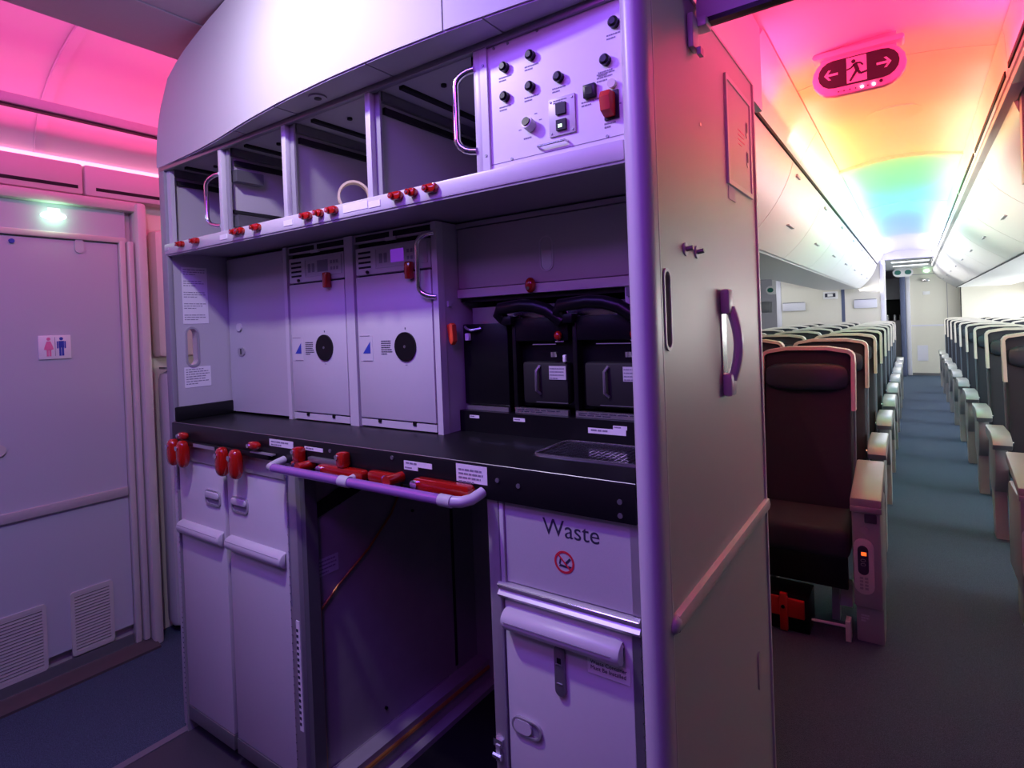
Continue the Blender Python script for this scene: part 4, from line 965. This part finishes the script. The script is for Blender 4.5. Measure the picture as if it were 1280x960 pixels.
def arrow(x, s):
    mb = MB(); z = cze+0.006
    mb.prism([(x, z-0.004), (x, z+0.004), (x+s*0.034, z+0.004), (x+s*0.034, z-0.004)], 'Y', fy0, fy1)
    mb.prism([(x+s*0.044, z), (x+s*0.036, z), (x+s*0.022, z+0.018), (x+s*0.030, z+0.018)], 'Y', fy0, fy1)
    mb.prism([(x+s*0.044, z), (x+s*0.036, z), (x+s*0.022, z-0.018), (x+s*0.030, z-0.018)], 'Y', fy0, fy1)
    mb.build('arrow', 'sign_pink', fc)
arrow(cxe-0.062, -1); arrow(cxe+0.058, 1)
def limb(mb, a, b, r):
    a, b = Vector(a), Vector(b); d = (b-a).normalized(); n = Vector((-d.y, d.x))*r
    mb.prism([tuple(a+n), tuple(a-n), tuple(b-n), tuple(b+n)], 'Y', fy0-0.0008, fy0+0.0006)
mb = MB(); X, Z = cxe-0.004, cze+0.006
mb.cyl((X-0.008, fy0-0.0008, Z+0.030), (X-0.008, fy0+0.0006, Z+0.030), 0.0068, 14)
limb(mb, (X-0.004, Z+0.022), (X+0.004, Z-0.004), 0.0065)
limb(mb, (X-0.004, Z+0.020), (X-0.016, Z+0.008), 0.0028); limb(mb, (X-0.016, Z+0.008), (X-0.030, Z+0.004), 0.0026)
limb(mb, (X-0.002, Z+0.022), (X+0.014, Z+0.020), 0.0028); limb(mb, (X+0.014, Z+0.020), (X+0.021, Z+0.010), 0.0026)
limb(mb, (X+0.002, Z-0.003), (X-0.010, Z-0.022), 0.0042); limb(mb, (X-0.010, Z-0.022), (X-0.020, Z-0.038), 0.0036)
limb(mb, (X+0.004, Z-0.003), (X+0.012, Z-0.018), 0.0042); limb(mb, (X+0.012, Z-0.018), (X+0.034, Z-0.014), 0.0034)
mb.build('running_figure', 'sign_dark', fc)
for i, k in enumerate((-0.062, -0.044, -0.026, -0.008, 0.012, 0.030, 0.048)):
    MB().cyl((cxe+k, 2.4415, cze-0.060), (cxe+k, 2.437, cze-0.060), 0.0042 if i in (4, 6) else 0.0022, 10).build('status_light', 'lamp_white' if i in (4, 6) else 'sign_dark', ex)
MB().cyl((cxe+0.070, 2.4415, cze-0.054), (cxe+0.070, 2.437, cze-0.054), 0.0055, 12).build('test_button', 'sign_dark', ex)

# ================================================================== SEATS
def tilt(v): return Vector((v.x, v.y+max(0, v.z-0.42)*0.22, v.z))
def make_seat(side):
    """side: +1 aisle arm on +X, -1 aisle arm on -X, 0 none"""
    t = thing('passenger_seat', 'x', 'seat', (0, 0, 0))
    hw = 0.212
    o = [(-hw, 0.90)]+[(-hw, 1.12)]+[(-hw+0.045-0.045*math.cos(R(a)), 1.145+0.045*math.sin(R(a))) for a in (20, 45, 70, 90)]+[(-0.09, 1.203), (0.09, 1.203)]+[(hw-0.045+0.045*math.sin(R(a)), 1.145+0.045*math.cos(R(a))) for a in (0, 20, 45, 70)]+[(hw, 1.12), (hw, 0.90)]
    q = 0.018
    i_ = [(-hw+q, 0.90), (-hw+q, 1.115)]+[(-hw+0.045-0.030*math.cos(R(a)), 1.142+0.030*math.sin(R(a))) for a in (20, 45, 70, 90)]+[(-0.09, 1.185), (0.09, 1.185)]+[(hw-0.045+0.030*math.sin(R(a)), 1.142+0.030*math.cos(R(a))) for a in (0, 20, 45, 70)]+[(hw-q, 1.115), (hw-q, 0.90)]
    MB()._strip(o, i_, 'Y', 0.30, 0.37).shear(tilt).build('headrest_rim', 'seat_rim', t)
    MB().prism(rrect(-0.196, 0.196, 0.44, 1.185, 0.05), 'Y', 0.315, 0.40, 0.02).shear(tilt).build('backrest', 'seat_fabric', t)
    MB().ell((0, 0.318, 1.055), 0.190, 0.035, 0.068, 18, 10, 0.55).shear(tilt).build('headrest', 'seat_leather', t)
    MB().prism(rrect(-0.205, 0.205, 0.30, 1.17, 0.04), 'Y', 0.395, 0.425, 0.008).shear(tilt).build('back_shell', 'seat_shell', t)
    MB().box(-0.205, 0.205, 0.0, 0.40, 0.325, 0.455, 0.035, 3).build('seat_cushion', 'seat_fabric', t)
    MB().box(-0.195, 0.195, 0.02, 0.05, 0.20, 0.34, 0.006).build('front_panel', 'black_plastic', t)
    for s in (-1, 1):
        MB().prism([(0.16, 0.0), (0.22, 0.0), (0.28, 0.33), (0.20, 0.33)], 'X', s*0.13-0.015, s*0.13+0.015).build('leg', 'seat_grey', t)
    if side:
        xa = side*0.262
        capp = [(0.05, 0.545), (0.03, 0.575), (0.045, 0.602), (0.09, 0.622), (0.15, 0.630), (0.42, 0.630), (0.42, 0.575), (0.14, 0.560)]
        a = MB().prism(capp, 'X', xa-0.045, xa+0.045, 0.006).build('armrest', 'seat_grey_light', t)
        MB().prism([(0.12, 0.57), (0.42, 0.58), (0.44, 0.30), (0.34, 0.24), (0.20, 0.26), (0.12, 0.34), (0.085, 0.46)], 'X', xa-0.03, xa+0.03, 0.006).build('arm_panel', 'seat_grey', t)
        MB().prism([(0.15, 0.0), (0.25, 0.0), (0.33, 0.27), (0.19, 0.28)], 'X', xa-0.03, xa+0.03, 0.004).build('end_leg', 'seat_grey', t)
        MB().cyl((xa-side*0.045, 0.06, 0.585), (xa-side*0.052, 0.06, 0.585), 0.010, 10).build('recline_button', 'chrome', a)
    return t
def make_bulkhead_arm(xa, s, loc, lab):
    t = thing('arm_console', lab, 'seat console', loc)
    Y0 = loc[1]
    MB().box(xa-0.056, xa+0.056, Y0-0.01, Y0+0.40, 0.565, 0.605, 0.008).shear(lambda v: Vector((v.x, v.y, v.z+max(0, v.y-Y0)*0.18))).build('cap', 'seat_grey', t)
    MB().box(xa-0.056, xa+0.056, Y0-0.016, Y0+0.02, 0.548, 0.572, 0.004).build('cap_front', 'seat_grey_light', t)
    MB().box(xa-0.052, xa+0.052, Y0-0.002, Y0+0.36, 0.15, 0.55, 0.012).build('body', 'seat_grey', t)
    MB().box(xa-0.046, xa+0.052, Y0+0.02, Y0+0.18, 0.0, 0.17, 0.006).build('foot', 'seat_grey', t)
    jk = MB().box(xa-0.006, xa+0.038, Y0-0.012, Y0-0.002, 0.507, 0.543, 0.004).build('socket', 'print_dark', t)
    MB().cyl((xa-0.008, Y0-0.002, 0.475), (xa-0.008, Y0-0.006, 0.475), 0.016, 16).build('push_button', 'button_grey', t)
    h = MB().prism(stadium(xa-0.012, 0.325, 0.036, 0.115), 'Y', Y0-0.012, Y0, 0.004).build('handset', 'lav_frame', t)
    MB().prism(stadium(xa-0.014, 0.352, 0.019, 0.060), 'Y', Y0-0.0135, Y0-0.011).build('handset_window', 'print_dark', h)
    box('handset_display', 'display_red', xa-0.020, xa-0.002, Y0-0.0142, Y0-0.0135, 0.372, 0.386, h)
    for i in range(2):
        for j in range(4): box('key', 'button_grey', xa-0.028+i*0.018, xa-0.016+i*0.018, Y0-0.0135, Y0-0.012, 0.232+j*0.014, 0.241+j*0.014, h)
    for z in (0.335, 0.352): MB().ring(stadium(xa-0.014, z, 0.009, 0.006), stadium(xa-0.014, z, 0.007, 0.004), 'Y', Y0-0.0145, Y0-0.013).build('key_ring', 'button_grey', h)
    dashes('data_mark', xa-0.030, xa+0.004, 0.115, 3, 0.011, Y0+0.0195, t, m='paper_grey', h=0.007, seed=101)
    return t
protos = {s: make_seat(s) for s in (1, -1, 0)}
used = set()
def place(side, x, y, lab, group):
    if side in used: o = copy_tree(protos[side])
    else: o = protos[side]; used.add(side)
    o.location = (x, y, 0); o['label'] = lab; o['group'] = group
    return o
NR = 9
ORD = ('first', 'second', 'third', 'fourth', 'fifth', 'sixth', 'seventh', 'eighth', 'ninth', 'tenth')
for k in range(NR):
    y = 2.74+0.97*k
    for j, x in enumerate((-0.447, -0.927, -1.407)):
        if k == 0: lab = ('front row seat with headrest pillow behind the galley, beside its console', 'front row middle seat hidden mostly behind the galley', 'front row seat of the centre block by the far aisle')[j]
        else: lab = 'centre block %s seat with pale rim, %s row behind the galley' % (('right aisle', 'middle', 'far aisle')[j], ORD[k])
        place(1 if (j == 0 and k > 0) else 0, x, y, lab, 'centre block passenger seats')
for k in range(10):
    y = 3.22+1.02*k
    for j, x in enumerate((0.66, 1.14, 1.62)):
        lab = 'window block %s seat with pale rim, %s row from the plain grey console' % (('aisle', 'middle', 'window')[j], ORD[k])
        place(-1 if (j == 0 and k > 0) else 0, x, y, lab, 'window block passenger seats, %s' % ('aisle', 'middle', 'window')[j])
make_bulkhead_arm(-0.180, 1, (-0.180, 2.74, 0), 'grey seat console with handset beside the front centre seat')
make_bulkhead_arm(0.398, -1, (0.398, 3.19, 0), 'plain grey seat console at the front of the window rows')
# life vest box with a red clamp under the front seat
lv = thing('floor_box', 'black box with a red cross shaped clamp under the front seat', 'box', (-0.52, 2.78, 0))
MB().box(-0.72, -0.395, 2.70, 2.86, 0.0, 0.155, 0.004).build('body', 'black_plastic', lv)
MB().box(-0.72, -0.412, 2.685, 2.70, 0.065, 0.145, 0.004).build('clamp_plate', 'red_matte', lv)
MB().box(-0.508, -0.478, 2.678, 2.70, 0.005, 0.165, 0.003).build('clamp_bar', 'red_matte', lv)
MB().cyl((-0.494, 2.678, 0.11), (-0.494, 2.672, 0.11), 0.008, 12).build('clamp_bolt', 'black_plastic', lv)
tag(MB().tube([(-0.39, 2.72, 0.062), (-0.245, 2.735, 0.060)], 0.006, 8).build('floor_tube', 'column_paint'), 'thin violet tube between the black floor box and the console', 'tube')
MB().box(-0.262, -0.242, 2.72, 2.80, 0.0, 0.085, 0.002)
tag(MB().box(-0.265, -0.245, 2.725, 2.78, 0.0, 0.085, 0.002).build('floor_stop', 'lav_frame'), 'small pink upright stop at the foot of the console', 'bracket')
tag(MB().prism([(-0.30, 0.07), (-0.252, 0.07), (-0.252, 0.17), (-0.29, 0.165)], 'Y', 2.90, 2.96).build('floor_cover', 'paper_grey'), 'pale cover plate standing behind the console foot', 'cover')

# ================================================================== FAR END
BYF = 11.35
bh = struct(box('wall_bulkhead', 'bulkhead_cream', -2.02, -0.375, BYF, BYF+0.06, 0, 2.2), 'cream partition behind the centre rows')
box('partition_gap', 'curtain_blue', -1.005, -0.955, BYF-0.006, BYF, 0, 2.2, bh)
MB().box(-2.03, -1.95, BYF-0.02, BYF+0.07, 0, 2.2, 0.01).build('partition_edge', 'bulkhead_lilac', bh)
MB().box(-0.44, -0.365, BYF-0.02, BYF+0.07, 0, 2.2, 0.01).build('partition_edge', 'bulkhead_lilac', bh)
for k, (x0, x1) in enumerate(((-1.93, -1.56), (-0.82, -0.49))):
    p = thing('literature_pocket', ('lilac wall pocket on the partition left of the seam', 'lilac wall pocket on the partition right of the seam')[k], 'pocket', ((x0+x1)/2, BYF, 1.42), 'wall pockets')
    MB().box(x0, x1, BYF-0.04, BYF, 1.42, 1.56, 0.008).build('pouch', 'bulkhead_lilac', p)
    box('flap', 'curtain_blue', x0+0.01, x1-0.01, BYF-0.041, BYF-0.02, 1.562, 1.57, p)
sc = thing('seat_row_display', 'small dark display on a white plate on the partition', 'display', (-1.17, BYF, 1.61))
MB().box(-1.28, -1.06, BYF-0.02, BYF, 1.60, 1.73, 0.008).build('plate', 'paper', sc)
box('screen', 'print_dark', -1.25, -1.09, BYF-0.022, BYF-0.02, 1.635, 1.70, sc)
box('screen_light', 'paper', -1.21, -1.13, BYF-0.0235, BYF-0.022, 1.645, 1.69, sc)
# far galley through the aisle
EY = 14.6
fw = struct(box('wall_far', 'bulkhead_cream', -0.115, 0.78, EY, EY+0.06, 0, 2.25), 'cream lavatory wall at the end of the aisle')
MB().box(-0.125, -0.045, EY-0.05, EY+0.05, 0, 2.25, 0.02).build('wall_post', 'bulkhead_lilac', fw)
box('mid_rail', 'bulkhead_lilac', -0.04, 0.55, EY-0.012, EY, 1.015, 1.045, fw)
box('kick_plate', 'lav_base', -0.04, 0.55, EY-0.008, EY, 0.0, 0.05, fw)
box('vent_panel', 'bulkhead_lilac', 0.05, 0.23, EY-0.012, EY, 0.30, 0.62, fw)
box('panel_joint', 'print_grey', 0.565, 0.572, EY-0.004, EY, 0.05, 2.2, fw)
box('header_joint', 'print_grey', -0.04, 0.78, EY-0.004, EY, 2.08, 2.09, fw)
tag(MB().ell((0.245, EY-0.02, 2.15), 0.05, 0.02, 0.025).build('door_lamp', 'lamp_green'), 'small green lamp high on the far lavatory wall', 'lamp')
tag(MB().box(0.15, 0.29, EY-0.06, EY, 1.93, 1.99, 0.015).build('wall_lamp', 'steel_bright'), 'small bright fitting on the far lavatory wall', 'wall fitting')
tag(MB().box(0.17, 0.29, EY-0.012, EY, 1.66, 1.73, 0.004).build('restroom_sign', 'paper'), 'tiny white plaque on the far lavatory wall', 'sign')
struct(box('wall_far_right', 'bulkhead_cream', 0.78, 2.0, EY-0.3, EY-0.26, 0, 2.3), 'cream wall at the back of the window rows')
MB_ = MB().box(-0.22, -0.125, EY-0.3, EY-0.12, 0.0, 2.08, 0.03).build('aisle_curtain', 'curtain_blue'); tag(MB_, 'dark blue curtain gathered at the end of the aisle', 'curtain')
struct(box('wall_far_back', 'laminate', -2.6, 0.3, 17.2, 17.25, 0, 2.4), 'galley wall beyond the curtain')
fo = thing('far_galley', 'dark galley recess seen past the curtain at the aisle end', 'galley', (-0.4, 16.4, 0))
MB().box(-0.75, -0.05, 16.2, 16.9, 0, 1.12, 0.01).build('cabinet', 'laminate', fo)
box('recess', 'black_matte', -0.65, -0.05, 16.5, 16.52, 1.12, 1.62, fo)
MB().box(-0.75, -0.05, 16.2, 16.9, 1.62, 2.1, 0.01).build('locker', 'laminate_light', fo)
for x in (-0.50, -0.36, -0.24): MB().cyl((x, 16.35, 1.12), (x, 16.35, 1.26), 0.045, 12, 0.03).build('beaker', 'steel_bright', fo)
def far_exit(x, y, z, s, lab):
    t = thing('exit_sign', lab, 'exit sign', (x, y, z))
    MB().prism(stadium(x, z, 0.17*s, 0.085*s), 'Y', y-0.02, y, 0.006).build('housing', 'paper', t)
    for k in (-1, 1): MB().prism(stadium(x+k*0.085*s, z, 0.055*s, 0.045*s), 'Y', y-0.023, y-0.02).build('arrow_field', 'sign_green', t)
    box('neck', 'paper', x-0.05, x+0.05, y-0.018, y-0.002, z+0.05*s, 2.22, t)
far_exit(-0.15, 13.9, 2.11, 1.0, 'small green and white exit sign at the end of the aisle')
struct(box('wall_far_left', 'soffit_grey', -3.7, -2.05, 14.6, 14.65, 0, 2.2), 'grey wall beyond the far left aisle')
far_exit(-2.20, 12.2, 1.85, 1.0, 'small green and white exit sign over the far left aisle')
tag(MB().box(-2.78, -2.52, 13.4, 13.6, 1.42, 1.66, 0.02).build('wall_monitor', 'alu_dark'), 'grey square panel on the wall beyond the far left aisle', 'panel')
